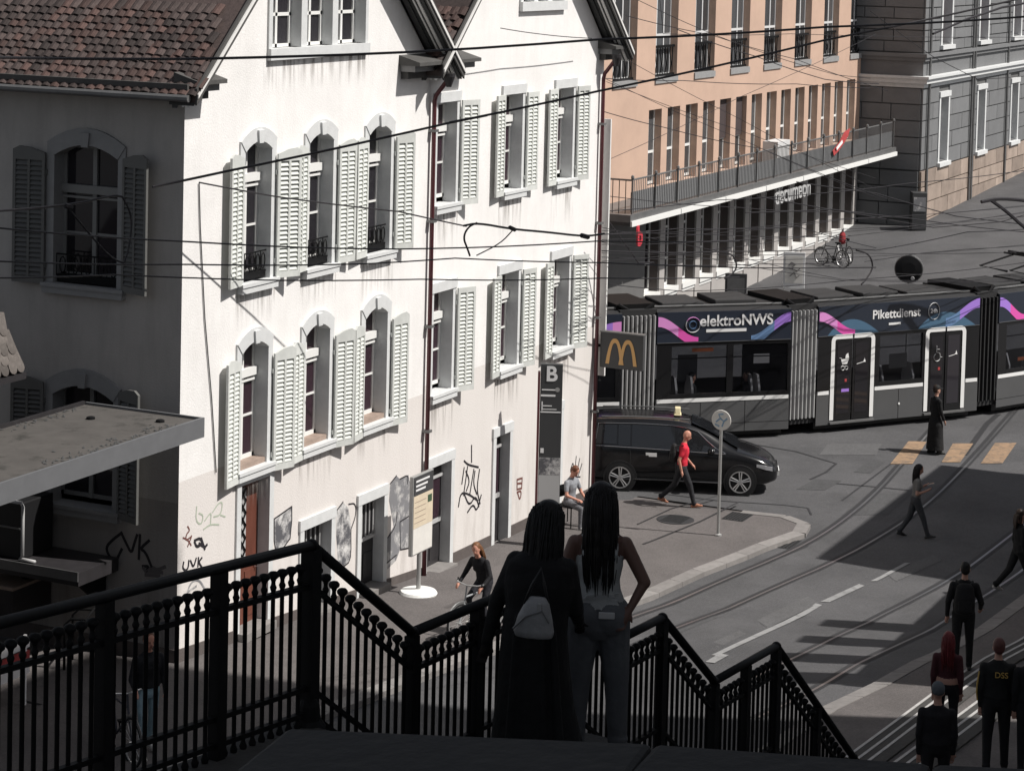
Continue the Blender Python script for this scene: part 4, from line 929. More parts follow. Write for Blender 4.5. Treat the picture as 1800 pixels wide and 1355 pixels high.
def car(a, c, wins, doors, tag_):
    Mx, L = seg_frame(a, c)
    def B(nm, m, boxes, par=None, bevel=0):
        b = MB()
        for q in boxes: b.box(*q, 0, Mx)
        return b.build(nm, m, par or tram, bevel=bevel)
    openx = sorted([(x0, x1) for x0, x1 in wins] + [(x0, x1) for x0, x1 in doors])
    # side skin with real openings for windows and doors
    b = MB(); b.wall(0, L, Z['sk'], Z['w1'] + .1, [(x0, x1, Z['w0'], Z['w1']) for x0, x1 in wins] + [(x0, x1, .30, Z['w1'] + .02) for x0, x1 in doors], 0, .06, 0, 1, Mx)
    body = b.build('body_side', [M['trambody'], M['tramblack']], tram)
    # black window band, white stripe and grey ledge laid on the skin
    gaps = [0] + [v for q in openx for v in q] + [L]
    for i in range(0, len(gaps), 2):
        if gaps[i + 1] - gaps[i] > .03: B('window_band', M['tramblack'], [(gaps[i] + .002, gaps[i + 1] - .002, -.006, -.001, Z['st1'] + .005, Z['w1'] + .1)], body)
    for x0, x1 in wins:
        B('window_band', M['tramblack'], [(x0, x1, -.006, -.001, Z['st1'] + .005, Z['w0'] - .001)], body); B('window_band', M['tramblack'], [(x0, x1, -.006, -.001, Z['w1'] + .001, Z['w1'] + .1)], body)
    dg = [0] + [v for q in sorted(doors) for v in (q[0] - .1, q[1] + .1)] + [L]
    for i in range(0, len(dg), 2):
        if dg[i + 1] - dg[i] > .1: B('white_stripe', M['stripe'], [(dg[i] + .03, dg[i + 1] - .03, -.012, -.001, Z['st0'], Z['st1'])], body)
    B('ledge', M['zinc'], [(0, L, -.03, .02, Z['w1'] + .101, Z['b0'] - .002)], tram)
    band = B('roof_band', M['tramnavy'], [(0, L, 0, .12, Z['b0'], Z['b1'])], tram)
    b = MB(); b.loft([ringp(x, [(.121, Z['b1'] - .3), (.03, Z['b1'] + .001), (.2, Z['b1'] + .05), (.6, Z['b1'] + .08), (TW - .6, Z['b1'] + .08), (TW - .2, Z['b1'] + .05), (TW, Z['b1']), (TW, Z['b1'] - .3)]) for x in (0, L)], 0, Mx); b.build('roof', M['bellowd'], tram)
    B('far_side', M['trambody'], [(0, L, TW - .05, TW, Z['sk'], 1.2), (0, L, TW - .05, TW, 2.5, Z['b1'] - .31)], tram)
    B('far_window', M['tramglass'], [(0, L, TW - .03, TW - .02, 1.2, 2.5)], tram)
    B('floor', M['interior'], [(0, L, .06, TW - .06, .30, .38)], tram); B('ceiling', M['interior'], [(0, L, .14, TW - .06, 2.55, 2.61)], tram)
    B('undercarriage', M['dark'], [(.1, L - .1, .25, TW - .25, .06, .30)], tram)
    for x in [q for q in (.6, L - .6)]:
        b = MB(); b.lathe([(.29, -.06), (.29, .06), (.2, .07)], 20, (0, 0, 0), 0, Mx @ Matrix.Translation((x, .35, .31)) @ Matrix.Rotation(PI / 2, 4, 'X')); b.build('wheel', M['dark'], tram)
    for x0, x1 in wins:
        B('window', M['tramglass'], [(x0 + .002, x1 - .002, .012, .02, Z['w0'] + .001, Z['w1'] - .001)], tram)
        B('window_rail', M['iron'], [(x0, x1, .022, .034, Z['w0'] + .92, Z['w0'] + .95)], tram)
    for x0, x1 in doors:
        xm = (x0 + x1) / 2
        for q0, q1 in ((x0 + .05, xm - .02), (xm + .02, x1 - .05)):
            d = B('door', M['tramblack'], [(q0, q1, -.002, .03, .32, 2.5)], tram)
            B('door_glass', M['pane'], [(q0 + .07, q1 - .07, -.008, -.003, .5, 2.4)], d)
        b = MB(); r = .12; z0, z1 = .34, Z['w1'] + .06
        def path(s):
            xo, xi = (x0 - .03, xm - .03) if s < 0 else (x1 + .03, xm + .03)
            pts = [(xo, z0), (xo, z1 - r)] + [(xo - s * r * (1 - math.cos(t)), z1 - r + r * math.sin(t)) for t in [PI / 2 * i / 6 for i in range(1, 7)]] + [(xi, z1)]
            return pts
        for s in (-1, 1):
            pp = path(s); vs = []
            for i, (x, z) in enumerate(pp):
                p0, p1 = Vector(pp[max(0, i - 1)]), Vector(pp[min(len(pp) - 1, i + 1)]); t = (p1 - p0).normalized(); nn_ = Vector((-t.y, t.x)) * .062
                vs += [(x + nn_.x, -.02, z + nn_.y), (x - nn_.x, -.02, z - nn_.y)]
            fs = [(2 * i, 2 * i + 2, 2 * i + 3, 2 * i + 1) for i in range(len(pp) - 1)]
            if s > 0: fs = [f[::-1] for f in fs]
            b.add(vs, fs, 0, Mx)
        b.build('door_outline', M['stripe'], tram)
        B('door_step', M['zinc'], [(x0 - .1, x1 + .1, -.08, .05, .24, .29)], tram)
    for k in range(1, int(L / 1.1)):
        x = L * k / int(L / 1.1)
        if all(not (x0 - .1 < x < x1 + .1) for x0, x1 in doors): B('panel_gap', M['tramblack'], [(x - .008, x + .008, -.003, .0, Z['sk'], Z['st0'])], body)
    B('panel_gap', M['tramblack'], [(0, L, -.0025, .0, .44, .452)], body) if not doors else None
    # roof gear
    for k in range(int(L / 1.5)):
        x = .3 + k * 1.5; B('roof_box', M['interior'], [(x, x + 1.2, .5, TW - .5, Z['b1'] + .08, Z['b1'] + .1 + rnd.uniform(.05, .12))], tram, .03)
    b = MB(); b.tube([(0, .35, Z['b1'] + .1), (L, .35, Z['b1'] + .1)], .03, 6, 0, Mx); b.build('roof_conduit', M['zinc'], tram)
    return Mx, L, body, band
def seatrow(Mx, xs, z=.38):
    for x, s in xs:
        b = MB(); b.box(x - .22, x + .22, .12, .62, z + .40, z + .48, 0, Mx)
        xb = x - s * .22
        b.loft([[(xb - .03 + s * q * .0, y, zz) for y in (.12, .62)] + [(xb + .03, y, zz) for y in (.62, .12)] for q, zz in ((0, z + .42), (1, z + .95))], 0, Mx)
        b.loft([[(xb - .03, y, zz) for y in (.12 + k, .62 - k)] + [(xb + .03, y, zz) for y in (.62 - k, .12 + k)] for k, zz in ((0, z + .95), (.12, z + 1.28))], 0, Mx)
        b.box(x - .1, x + .1, .3, .45, z, z + .4, 0, Mx); b.build('seat', M['seat'], tram)
# leading part mostly behind the corner house
m0, L0, b0_, n0 = car(T_[0], T_[1], [(.3, 1.35)], [], 0)
ad_arc(m0, L0 - .95, L0 - .02, 2.80, 3.10, 'up', ((M['violet'], M['pinkl']), .75, n0))
m1, L1, b1_, n1 = car(T_[2], T_[3], [(L1s, L1e) for L1s, L1e in ((.45, 2.05), (2.25, 3.75))] if False else [(.42, 1.98), (2.16, 3.72)], [], 1)
seatrow(m1, [(.85, 1), (1.3, 1), (2.55, -1), (3.2, 1)])
ad_arc(m1, .02, 1.15, 3.18, 2.62, 's', ((M['pinkl'], M['magenta']), .5, n1)); ad_arc(m1, L1 - 1.15, L1 - .02, 2.62, 3.22, 's', ((M['bluep'], M['violet']), .55, n1))
def on_side(Mx, x, z, dy=-.012): return Mx @ Matrix.Translation((x, dy, z)) @ Matrix.Rotation(PI / 2, 4, 'X')
text('elektroNWS', .40, on_side(m1, L1 * .585, 3.16), M['white_e'], n1, 'lettering', .003, .008)
b = MB(); b.box(L1 * .36, L1 * .66, -.012, -.004, 2.87, 2.95, 0, m1); b.build('small_lettering', M['white_e'], n1)
b = MB()
for k in range(6):
    a0, a1 = 2 * PI * k / 6 + PI / 6, 2 * PI * (k + 1) / 6 + PI / 6
    for r_, mi in ((.20, 0 if k < 2 else 1), (.10, 2)):
        b.tube([(L1 * .26 + r_ * math.cos(a0 + (a1 - a0) * t / 3), -.012, 3.08 + r_ * math.sin(a0 + (a1 - a0) * t / 3)) for t in range(4)], .026, 5, mi, m1, flat=.3)
b.build('logo', [M['pinkl'], M['white_e'], M['bluep']], n1)
b = MB(); b.box(1.0, 1.6, .024, .03, 2.36, 2.46, 0, m1); b.build('destination_display', M['led'], tram)
b = MB(); b.box(2.75, 3.2, .024, .03, 2.0, 2.25, 0, m1); b.build('window_notice', M['seat'], tram); b = MB(); b.box(.8, 1.35, .5, .52, 1.5, 2.2, 0, m1); b.build('partition', M['zinc'], tram)
m2, L2, b2_, n2 = car(T_[4], T_[5], [(2.05, 3.5)], [(.52, 1.78), (3.68, 4.9)], 2)
ad_arc(m2, .02, 1.2, 3.16, 2.62, 's', ((M['pinkl'], M['magenta']), .5, n2)); ad_arc(m2, L2 - 1.2, L2 - .02, 2.75, 3.24, 's', ((M['bluep'], M['violet']), .4, n2))
def hill(Mx, c, wd, h, par):
    b = MB(); N = 14; vs = []
    for i in range(N + 1):
        t = i / N * 2 - 1; vs += [(c + t * wd, -.005, Z['b0'] + .01), (c + t * wd, -.005, Z['b0'] + .011 + h * (1 - t * t) * (1 - .2 * t))]
    b.add(vs, [(2 * i, 2 * i + 2, 2 * i + 3, 2 * i + 1) for i in range(N)], 0, Mx); b.build('printed_hill', M['teal'], par)
hill(m2, 1.15, .85, .40, n2); hill(m2, L2 - 1.15, 1.0, .42, n2)
text('Pikettdienst', .34, on_side(m2, L2 * .47, 3.10), M['white_e'], n2, 'lettering', .003, .006)
text('24h', .16, on_side(m2, L2 * .47 + 1.28, 3.1), M['white_e'], n2, 'lettering', .003, .004)
b = MB(); b.tube([(L2 * .47 + 1.28 + .19 * math.cos(2 * PI * i / 20), -.012, 3.1 + .23 * math.sin(2 * PI * i / 20)) for i in range(20)], .02, 5, 0, m2, closed=True, flat=.3); b.build('logo', M['white_e'], n2)
b = MB(); b.box(L2 * .47 - .25, L2 * .47 + .15, -.012, -.004, 2.80, 2.86, 0, m2); b.build('small_lettering', M['white_e'], n2)
# door pictograms: pram and wheelchair, buttons
def picto(Mx, x, z, lines, par, wd=.022, fill=()):
    b = MB()
    for ln in lines: b.tube([(x + u, -.014, z + v) for u, v in ln], wd, 5, 0, Mx, flat=.3)
    for poly in fill: b.add([(x + u, -.016, z + v) for u, v in poly], [list(range(len(poly)))], 0, Mx)
    b.build('pictogram', M['stripe'], par)
picto(m2, .86, 1.93, [[(-.16, .08), (-.08, .06)], [(-.05, -.16), (.08, -.16)], [(.02 + .06 * math.cos(i * .7) - .06, -.2 + .06 * math.sin(i * .7)) for i in range(10)], [(.12 + .05 * math.cos(i * .7) - .04, -.2 + .05 * math.sin(i * .7)) for i in range(10)]], tram, fill=[[(-.1, .04), (-.06, -.1), (.1, -.1), (.16, .04)], [(.04, .06), (.16, .06), (.13, .2), (.06, .16)]])
picto(m2, 4.0, 1.93, [[(-.02, .2), (-.02, .02), (.08, 0), (.12, -.12), (.17, -.12)], [(-.02, .1), (.08, .1)], [(.0 + .11 * math.cos(2.0 + i * .55), -.12 + .11 * math.sin(2.0 + i * .55)) for i in range(9)]], tram)
picto(m2, 1.42, 1.85, [[(-.14, -.04), (.06, .0), (.12, .02)]], tram, .016, [[(.08, .0), (.16, .0), (.12, .12)]]); picto(m2, 4.55, 1.85, [[(-.14, -.04), (.06, .0), (.12, .02)]], tram, .016, [[(.08, .0), (.16, .0), (.12, .12)]])
for x, z in ((.9, 1.35), (4.05, 1.45)):
    b = MB(); b.box(x, x + .07, -.015, -.009, z, z + .08, 0, m2); b.build('door_button', M['redcloth'], tram)
b = MB(); b.box(.8, 1.05, -.015, -.009, 1.08, 1.16, 0, m2); b.build('door_sticker', M['violet'], tram)
b = MB(); b.box(2.4, 3.0, .024, .03, 1.6, 2.0, 0, m2); b.build('window_notice', M['interior'], tram)
for x in (2.75,):
    b = MB(); b.lathe([(.03, 0), (.03, .02)], 10, (0, 0, 0), 0, m2 @ Matrix.Translation((x, -.001, .62)) @ Matrix.Rotation(PI / 2, 4, 'X')); b.build('side_lamp', M['stripe'], tram)
seatrow(m2, [(2.5, 1), (3.1, -1)])
m3, L3, b3_, n3 = car(T_[6], T_[7], [(.35, 2.6), (2.8, 5.2)], [], 3)
ad_arc(m3, .02, 1.1, 3.20, 2.64, 's', ((M['violet'], M['magenta']), .35, n3))
b = MB(); b.tube([(1.75 + .2 * math.cos(2 * PI * i / 12), -.012, 3.1 + .24 * math.sin(2 * PI * i / 12)) for i in range(12)], .03, 5, 0, m3, closed=True, flat=.3); b.build('logo', M['pinkl'], n3)
b = MB(); b.box(.9, 1.5, .024, .03, 1.45, 1.55, 0, m3); b.build('destination_display', M['led'], tram)
seatrow(m3, [(.9, 1), (1.6, -1)])
# concertina bellows between the cars
def bellows(a, c, ribs, bright):
    Mx, L = seg_frame(a, c); 
    core = MB(); core.box(-.02, L + .02, .10, TW - .1, .3, 3.5, 0, Mx); bo = core.build('bellows', M['bellowd'], tram)
    for i in range(ribs):
        x = L * (i + .5) / ribs; r = MB(); t = L / ribs * .22
        r.prism([(x - t, .099), (x + t, .099), (x + t * .6, .0), (x - t * .6, .0)], 'z', .45, 3.35, 0, Mx); r.build('bellows_rib', M['bellowl'] if bright else M['bellowd'], bo)
    r = MB(); r.box(-.04, L + .04, .3, TW - .3, 3.5, 3.62, 0, Mx); r.tube([(0, .25, 3.62), (L * .3, .2, 3.45), (L * .7, .2, 3.45), (L, .25, 3.62)], .05, 6, 0, Mx); r.build('roof_hose', M['iron'], bo)
bellows(T_[1], T_[2], 8, True); bellows(T_[3], T_[4], 7, True); bellows(T_[5], T_[6], 5, False)
# pantograph folded on the roof
b = MB(); 
for y in (.5, 1.6): b.tube([(2.2, y, 3.7), (1.0, y, 3.95), (2.6, y, 4.2)], .035, 6, 0, m3)
b.tube([(2.6, .3, 4.22), (2.6, 1.9, 4.22)], .04, 6, 0, m3); b.tube([(2.4, .3, 4.2), (2.4, 1.9, 4.2)], .03, 6, 0, m3); b.build('pantograph', M['iron'], tram)

# ================================================================ the black taxi
def taxi(loc, rz):
    M['carpaint'] = mat('black_car_paint', (.008, .008, .009), .16, spec=.6); M['carglass'] = mat('car_glass', (.012, .013, .015), .04, spec=.8); M['chrome'] = mat('chrome', (.6, .6, .6), .15, metal=1.)
    M['tyre'] = mat('tyre', (.015, .015, .016), .85); M['rim'] = mat('alloy_rim', (.55, .55, .55), .3, metal=.7); M['lamp'] = mat('headlamp', (.22, .22, .23), .08, spec=.9); M['sign_y'] = mat('taxi_sign', (.75, .66, .42), .4)
    e = thing('taxi', loc, 'black people-carrier taxi parked beyond the street corner', 'car', rz=rz)
    # x forward; stations from rear to front: x, half width, belt z, roof z, roof half width
    S = [(-2.36, .70, .90, 1.02, .60), (-2.30, .80, 1.02, 1.40, .58), (-2.15, .88, 1.06, 1.66, .64), (-1.8, .91, 1.06, 1.69, .66), (-1.0, .915, 1.04, 1.715, .66), (-.3, .915, 1.02, 1.70, .66), (.15, .915, 1.00, 1.645, .65), (.55, .91, .99, 1.50, .64), (.9, .905, .98, 1.325, .65), (1.2, .90, .97, 1.155, .68), (1.42, .895, .95, 1.04, .72), (1.72, .885, .88, .955, .72), (2.0, .86, .78, .86, .68), (2.2, .80, .66, .735, .60), (2.34, .66, .52, .59, .46)]
    def sec(x, w_, zb, zr, wr):
        zl = .20 if abs(x) < 2.2 else .30
        half = [(0, zl), (w_ * .86, zl), (w_ * .97, zl + .12), (w_, zl + .34), (w_ * .995, zb * .86), (w_ * .965, zb), (w_ * .965 * .5 + wr * .5, (zb + zr) / 2 + .015), (wr, zr - .06), (wr * .86, zr - .012), (0, zr)]
        return [(x, -y, z) for y, z in half] + [(x, y, z) for y, z in half[-2:0:-1]]
    b = MB(); b.loft([sec(*q) for q in S]); body = b.build('body', M['carpaint'], e, smooth=True)
    md = body.modifiers.new('s', 'SUBSURF'); md.levels = 2; md.render_levels = 2
    def side(x, t):      # point on greenhouse side, t 0 belt .. 1 roof edge
        for p, q in zip(S, S[1:]):
            if x <= q[0]:
                f = (x - p[0]) / (q[0] - p[0]); v = [p[i] + (q[i] - p[i]) * f for i in range(5)]; break
        w_, zb, zr, wr = v[1:]
        return (w_ * .965 * (1 - t) + wr * t, zb * (1 - t) + (zr - .06) * t + .015 * (1 - abs(2 * t - 1)))
    for s in (-1, 1):
        for (xa, xb, ta, tb) in ((-2.02, -1.52, .1, .84), (-1.48, -1.20, .07, .85), (-1.16, -.14, .05, .85), (-.08, .92, .05, .83)):
            b = MB(); N = 5; vs = []
            for i in range(N + 1):
                x = xa + (xb - xa) * i / N; tt = tb
                if x > .42: tt = tb - (x - .42) / .5 * (tb - .16)
                if xa < -2 and i == 0: tt = .62
                for t in (ta, (ta + tt) / 2, tt):
                    y, z = side(x, t); vs.append((x, s * (y + .006), z))
            fs = [(3 * i + k, 3 * i + 3 + k, 3 * i + 4 + k, 3 * i + 1 + k) for i in range(N) for k in range(2)]
            b.add(vs, fs if s < 0 else [f[::-1] for f in fs]); b.build('side_window', M['carglass'], e, smooth=True)
        b = MB(); ln = [(x, s * (side(x, .015)[0] + .012), side(x, .015)[1]) for x in [-2.04 + 3.1 * i / 12 for i in range(13)]]
        top = [(x, s * (side(x, .9 if x < .4 else max(.1, .9 - (x - .4) / .62 * .85))[0] + .01), side(x, .9 if x < .4 else max(.1, .9 - (x - .4) / .62 * .85))[1]) for x in [1.04 - 3.0 * i / 14 for i in range(15)]]
        b.tube(ln + top, .011, 6, closed=True); b.build('window_trim', M['chrome'], e)
        b = MB(); b.tube([(x, s * .60, 1.715 + .02 * math.sin((x + 1.9) * 1.5)) for x in [-1.9 + 2.1 * i / 8 for i in range(9)]], .016, 6); b.build('roof_rail', M['zinc'], e)
        b = MB(); b.ell((.72, s * 1.03, 1.06), (.09, .11, .085), 12, 8); b.box(.66, .76, min(s * .90, s * 1.0), max(s * .90, s * 1.0), .98, 1.03); b.build('mirror', M['carpaint'], e, smooth=True)
        b = MB(); b.tube([(-1.45, s * .918, .31), (1.0, s * .918, .30)], .016, 6); b.build('sill_trim', M['chrome'], e)
        for x in (-1.18, -.11, .98):
            b = MB(); b.tube([(x, s * .918, .34), (x, s * .921, .6), (x - .01, s * .905, .98)], .006, 5); b.build('door_seam', M['tyre'], e)
        for x in (-.95, .12):
            b = MB(); b.box(x, x + .2, min(s * .90, s * .94), max(s * .90, s * .94), .86, .89); b.build('door_handle', M['carpaint'], e)
        b = MB(); b.loft([[(x, s * y, z) for y, z in q] for x, q in ((1.80, ((.886, .70), (.872, .76), (.80, .78), (.80, .68))), (2.0, ((.868, .64), (.855, .73), (.70, .76), (.70, .62))), (2.18, ((.808, .60), (.79, .68), (.6, .70), (.6, .58))))]); b.build('headlight', M['lamp'], e, smooth=False)
        b = MB(); b.box(-2.34, -2.2, min(s * .70, s * .86), max(s * .70, s * .86), .95, 1.35); b.build('tail_light', M['redcloth'], e)
        for x in (-1.42, 1.42):
            Mw = Matrix.Translation((x, s * .80, .335)) @ Matrix.Rotation(PI / 2, 4, 'X')
            a = MB(); a.lathe([(.395, -.04), (.395, .128)], 28, (0, 0, 0), 0, Matrix.Translation((x, s * .80, .345)) @ Matrix.Rotation(PI / 2 if s < 0 else -PI / 2, 4, 'X')); a.build('wheel_arch', M['tyre'], e)
            Mw = Matrix.Translation((x, s * .80, .335)) @ Matrix.Rotation(PI / 2 if s < 0 else -PI / 2, 4, 'X')
            a = MB(); a.lathe([(.22, -.09), (.32, -.09), (.335, -.05), (.335, .10), (.325, .135), (.26, .138), (.25, .12), (.0, .10)], 32, (0, 0, 0), 0, Mw); wh = a.build('wheel', M['tyre'], e, smooth=False)
            a = MB(); a.lathe([(.26, .10), (.262, .142), (.235, .142), (.23, .11)], 32, (0, 0, 0), 0, Mw); a.lathe([(.055, .1), (.055, .145), (.03, .15)], 16, (0, 0, 0), 0, Mw)
            for k in range(5):
                for dd in (-.13, .13):
                    ang = 2 * PI * k / 5 + .3
                    a.tube([(.04 * math.cos(ang + dd * 3), .04 * math.sin(ang + dd * 3), .135), (.245 * math.cos(ang + dd), .245 * math.sin(ang + dd), .13)], .017, 6, 0, Mw)
            a.build('rim', M['rim'], wh)
    # windscreen
    b = MB(); vs = []
    for x, z, w_ in ((.24, 1.63, .56), (.55, 1.505, .58), (.9, 1.33, .60), (1.2, 1.16, .63), (1.36, 1.085, .64)):
        vs += [(x + .012, -w_, z), (x + .03, 0, z + .012), (x + .012, w_, z)]
    b.add(vs, [(3 * i + k, 3 * i + k + 1, 3 * i + k + 4, 3 * i + k + 3) for i in range(4) for k in range(2)]); b.build('windscreen', M['carglass'], e, smooth=True)
    b = MB(); b.box(2.26, 2.37, -.26, .26, .38, .50); b.build('number_plate', M['stripe'], e)
    b = MB(); b.box(2.24, 2.335, -.5, .5, .52, .58); b.build('grille', M['chrome'], e)
    b = MB(); b.box(-.18, .0, -.16, .16, 1.69, 1.735); b.prism([(-.14, 1.735), (.14, 1.735), (.10, 1.88), (-.10, 1.88)], 'x', -.16, -.02); b.build('taxi_sign', M['sign_y'], e, bevel=.02)
    b = MB(); b.box(-.82, -.56, -.926, -.918, .86, .95); b.build('door_label', M['stripe'], e)
    return e
pr, pf = gpt(1084, 862), gpt(1305, 871); dv = (pf - pr); ang = math.atan2(dv.y, dv.x); nrm = Vector((-math.sin(ang), math.cos(ang), 0)); mid = pr.lerp(pf, .5)
taxi(mid + nrm * .86, ang)
# ================================================================ the foreground stairs and railing
AZ = math.radians(-6.5); SU = Vector((math.cos(AZ), math.sin(AZ), 0)); SN = Vector((math.sin(AZ), -math.cos(AZ), 0))   # SN points to the walking side
SB = Vector((-20.343, -14.514, 0))
def sp(t, w_, z): return SB + SU * t + SN * w_ + Vector((0, 0, z))
# handrail profile along the run: (t, rail height)
RP = [(-5.2, 9.68), (0., 9.353), (1.01, 8.61), (2.62, 8.60), (3.56, 7.93), (4.17, 7.93), (5.02, 7.24), (6.09, 7.235), (7.69, 5.87), (12.2, 2.05)]
def rz_(t):
    for (a, za), (c, zc) in zip(RP, RP[1:]):
        if t <= c: return za + (zc - za) * (t - a) / (c - a)
    return RP[-1][1]
rail = thing('stair_railing', sp(0, 0, 8.35), 'black iron railing with knobbed bars stepping down the stairs', 'railing', static=True)
for (a, za), (c, zc) in zip(RP, RP[1:]):
    b = MB(); d = (sp(c, 0, zc) - sp(a, 0, za)).normalized(); p0, p1 = sp(a, 0, za), sp(c, 0, zc)
    b.tube([p0, p1], [.036, .036], 10, flat=.8); b.build('handrail', M['iron'], rail, smooth=True)
    b = MB(); b.ell(p1, (.04, .04, .036), 10, 8); b.build('rail_joint', M['iron'], rail, smooth=True)
    for nm, dz, hh in (('upper_bar', -.225, .015), ('middle_bar', -.80, .014), ('lower_bar', -.945, .014)):
        b = MB(); q = [p0 + Vector((0, 0, dz)), p1 + Vector((0, 0, dz))]; vs = []
        for p in q:
            for e_, z_ in ((-.018, -hh), (.018, -hh), (.018, hh), (-.018, hh)): vs.append(p + SN * e_ + Vector((0, 0, z_)))
        b.add(vs, [(3, 2, 1, 0), (4, 5, 6, 7), (0, 1, 5, 4), (1, 2, 6, 5), (2, 3, 7, 6), (3, 0, 4, 7)]); b.build(nm, M['iron'], rail)
# baluster: round bar with a mushroom knob on top and a pointed drop below
b = MB(); b.lathe([(.004, -1.045), (.017, -1.02), (.022, -1.0), (.012, -.975), (.0125, -.96), (.0125, -.20), (.016, -.195), (.02, -.18), (.013, -.165), (.012, -.15), (.017, -.135), (.031, -.122), (.033, -.108), (.022, -.095), (.004, -.09)], 10)
BAL = b.mesh('baluster', [M['iron']], True)
posts = [-5.0, -1.68, -.84 * 0 - .80, 0., 1.01, 2.62 - .9, 2.62, 3.56, 4.17, 5.02, 5.56, 6.09, 6.9, 7.69, 9.2, 10.7, 12.2]
t = -4.95
while t < 12.1:
    if min(abs(t - p) for p in posts) > .045: put('baluster', BAL, rail, sp(t, 0, rz_(t)))
    t += .0795
for p in posts:
    z = rz_(p); b = MB(); big = abs(p) < .01
    R3 = Matrix.Rotation(AZ, 4, 'Z'); T = Matrix.Translation(sp(p, 0, z))
    hw = .034 if not big else .042
    b.box(-hw, hw, -hw, hw, -1.06, -.02, 0, T @ R3)
    if big: b.lathe([(.10, -1.08), (.10, -1.02), (.07, -.98), (.062, -.9), (.045, -.86)], 16, (0, 0, 0), 0, T)
    b.build('post', M['iron'], rail)
st = thing('stone_stairs', sp(3, 1.2, 6), 'dark stone stairs with landings beside the iron railing', 'stairs', static=True)
FL = [(-6.5, -.02, 8.36), (1.01, 2.62, 7.60), (3.56, 4.17, 6.94), (5.02, 6.09, 6.24)]
b = MB()
for a, c, z in FL:
    q = MB(); vs = [sp(t, w_, zz) for zz in (z - .5, z) for t, w_ in ((a, .0 - .1), (c, -.1), (c, 2.3), (a, 2.3))]
    if a < -6: vs[4:] = [sp(a, -.1, 8.36 + .3), sp(c, -.1, 8.345), sp(c, 2.3, 8.345), sp(a, 2.3, 8.36 + .3)]
    q.add(vs, [(3, 2, 1, 0)[::-1], (4, 5, 6, 7)[::-1], (0, 1, 5, 4)[::-1], (1, 2, 6, 5)[::-1], (2, 3, 7, 6)[::-1], (3, 0, 4, 7)[::-1]]); q.build('landing', M['step'], st)
for (a, c, z0, z1) in ((0., 1.01, 8.345, 7.60), (2.62, 3.56, 7.60, 6.94), (4.17, 5.02, 6.94, 6.24), (6.09, 12.2, 6.24, 1.05)):
    n = max(4, round((z0 - z1) / .165))
    for i in range(n):
        ta, tb = a + (c - a) * i / n, a + (c - a) * (i + 1) / n; zt = z0 - (z0 - z1) * (i + 1) / n
        if i == n - 1: continue
        q = MB(); vs = [sp(t, w_, zz) for zz in (zt - .5, zt) for t, w_ in ((ta, -.1), (tb, -.1), (tb, 2.3), (ta, 2.3))]
        q.add(vs, [(0, 1, 2, 3), (7, 6, 5, 4), (4, 5, 1, 0), (5, 6, 2, 1), (6, 7, 3, 2), (7, 4, 0, 3)]); q.build('step', M['step'], st)
# retaining wall under the flight
q = MB(); poly = [(t, rz_(t) - 1.12) for t in [-6.5, 0, 1.01, 2.62, 3.56, 4.17, 5.02, 6.09, 7.69, 12.2]] + [(12.2, -.5), (-6.5, -.5)]
vs = [sp(t, w_, z) for w_ in (-.12, -.02) for t, z in poly]; n = len(poly)
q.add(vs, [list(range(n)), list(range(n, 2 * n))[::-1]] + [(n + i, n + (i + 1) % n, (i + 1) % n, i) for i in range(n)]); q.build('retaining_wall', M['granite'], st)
# parapet in front of the camera and the terrace it stands on
pw = thing('terrace_parapet', at(1100, 1400, 2.8), 'black stone parapet along the bottom edge of the view', 'wall', static=True)
def para(px0, y0, px1, y1, d0, d1, h, nm, m):
    a, c = at(px0, y0, d0), at(px1, y1, d1); t = (c - a); t.z = 0; t.normalize(); nn_ = Vector((t.y, -t.x, 0)); q = MB()
    a2, c2 = a + nn_ * .42, c + nn_ * .42
    vs = [a - Vector((0, 0, h)), c - Vector((0, 0, h)), c2 - Vector((0, 0, h)), a2 - Vector((0, 0, h)), a, c, c2, a2]
    q.add(vs, [(0, 1, 2, 3), (7, 6, 5, 4), (4, 5, 1, 0), (5, 6, 2, 1), (6, 7, 3, 2), (7, 4, 0, 3)]); return q.build(nm, m, pw, bevel=.01)
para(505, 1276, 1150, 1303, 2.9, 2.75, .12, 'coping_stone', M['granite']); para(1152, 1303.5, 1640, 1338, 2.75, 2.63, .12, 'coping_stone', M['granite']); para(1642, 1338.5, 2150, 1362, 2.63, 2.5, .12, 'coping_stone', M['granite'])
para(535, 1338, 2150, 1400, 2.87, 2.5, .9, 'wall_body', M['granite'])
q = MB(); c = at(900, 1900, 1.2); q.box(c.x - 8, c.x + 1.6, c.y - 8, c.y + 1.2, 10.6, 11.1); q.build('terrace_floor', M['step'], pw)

# ================================================================ signs and street furniture
M['pole'] = mat('galvanised_pole', (.42, .42, .41), .45, metal=.5); M['anthracite'] = mat('anthracite_sign', (.055, .056, .058), .4); M['gold'] = mat('golden_sign', (.72, .42, .16), .4); M['cream'] = mat('timetable_paper', (.62, .53, .40), .7, var=.1, scale=6)
M['paper'] = mat('white_paper', (.68, .66, .62), .7, var=.08, scale=5); M['greenp'] = mat('green_patch', (.05, .09, .05), .6); M['signblue'] = mat('pale_blue_print', (.22, .34, .46), .5)
def bar(b, x0, x1, y0, y1, z0, z1): b.box(x0, x1, y0, y1, z0, z1)
c = gpt(735, 1053); c.z += .10
e = thing('bus_stop_sign', c, 'bus stop timetable board on a white round base by the wall', 'sign')
b = MB(); b.lathe([(.36, 0), (.37, .03), (.34, .075), (.10, .10), (.05, .11)], 28); b.build('base', M['frame'], e, smooth=False)
b = MB(); b.tube([(0, 0, .1), (0, 0, .86)], .045, 10); b.build('pole', M['pole'], e)
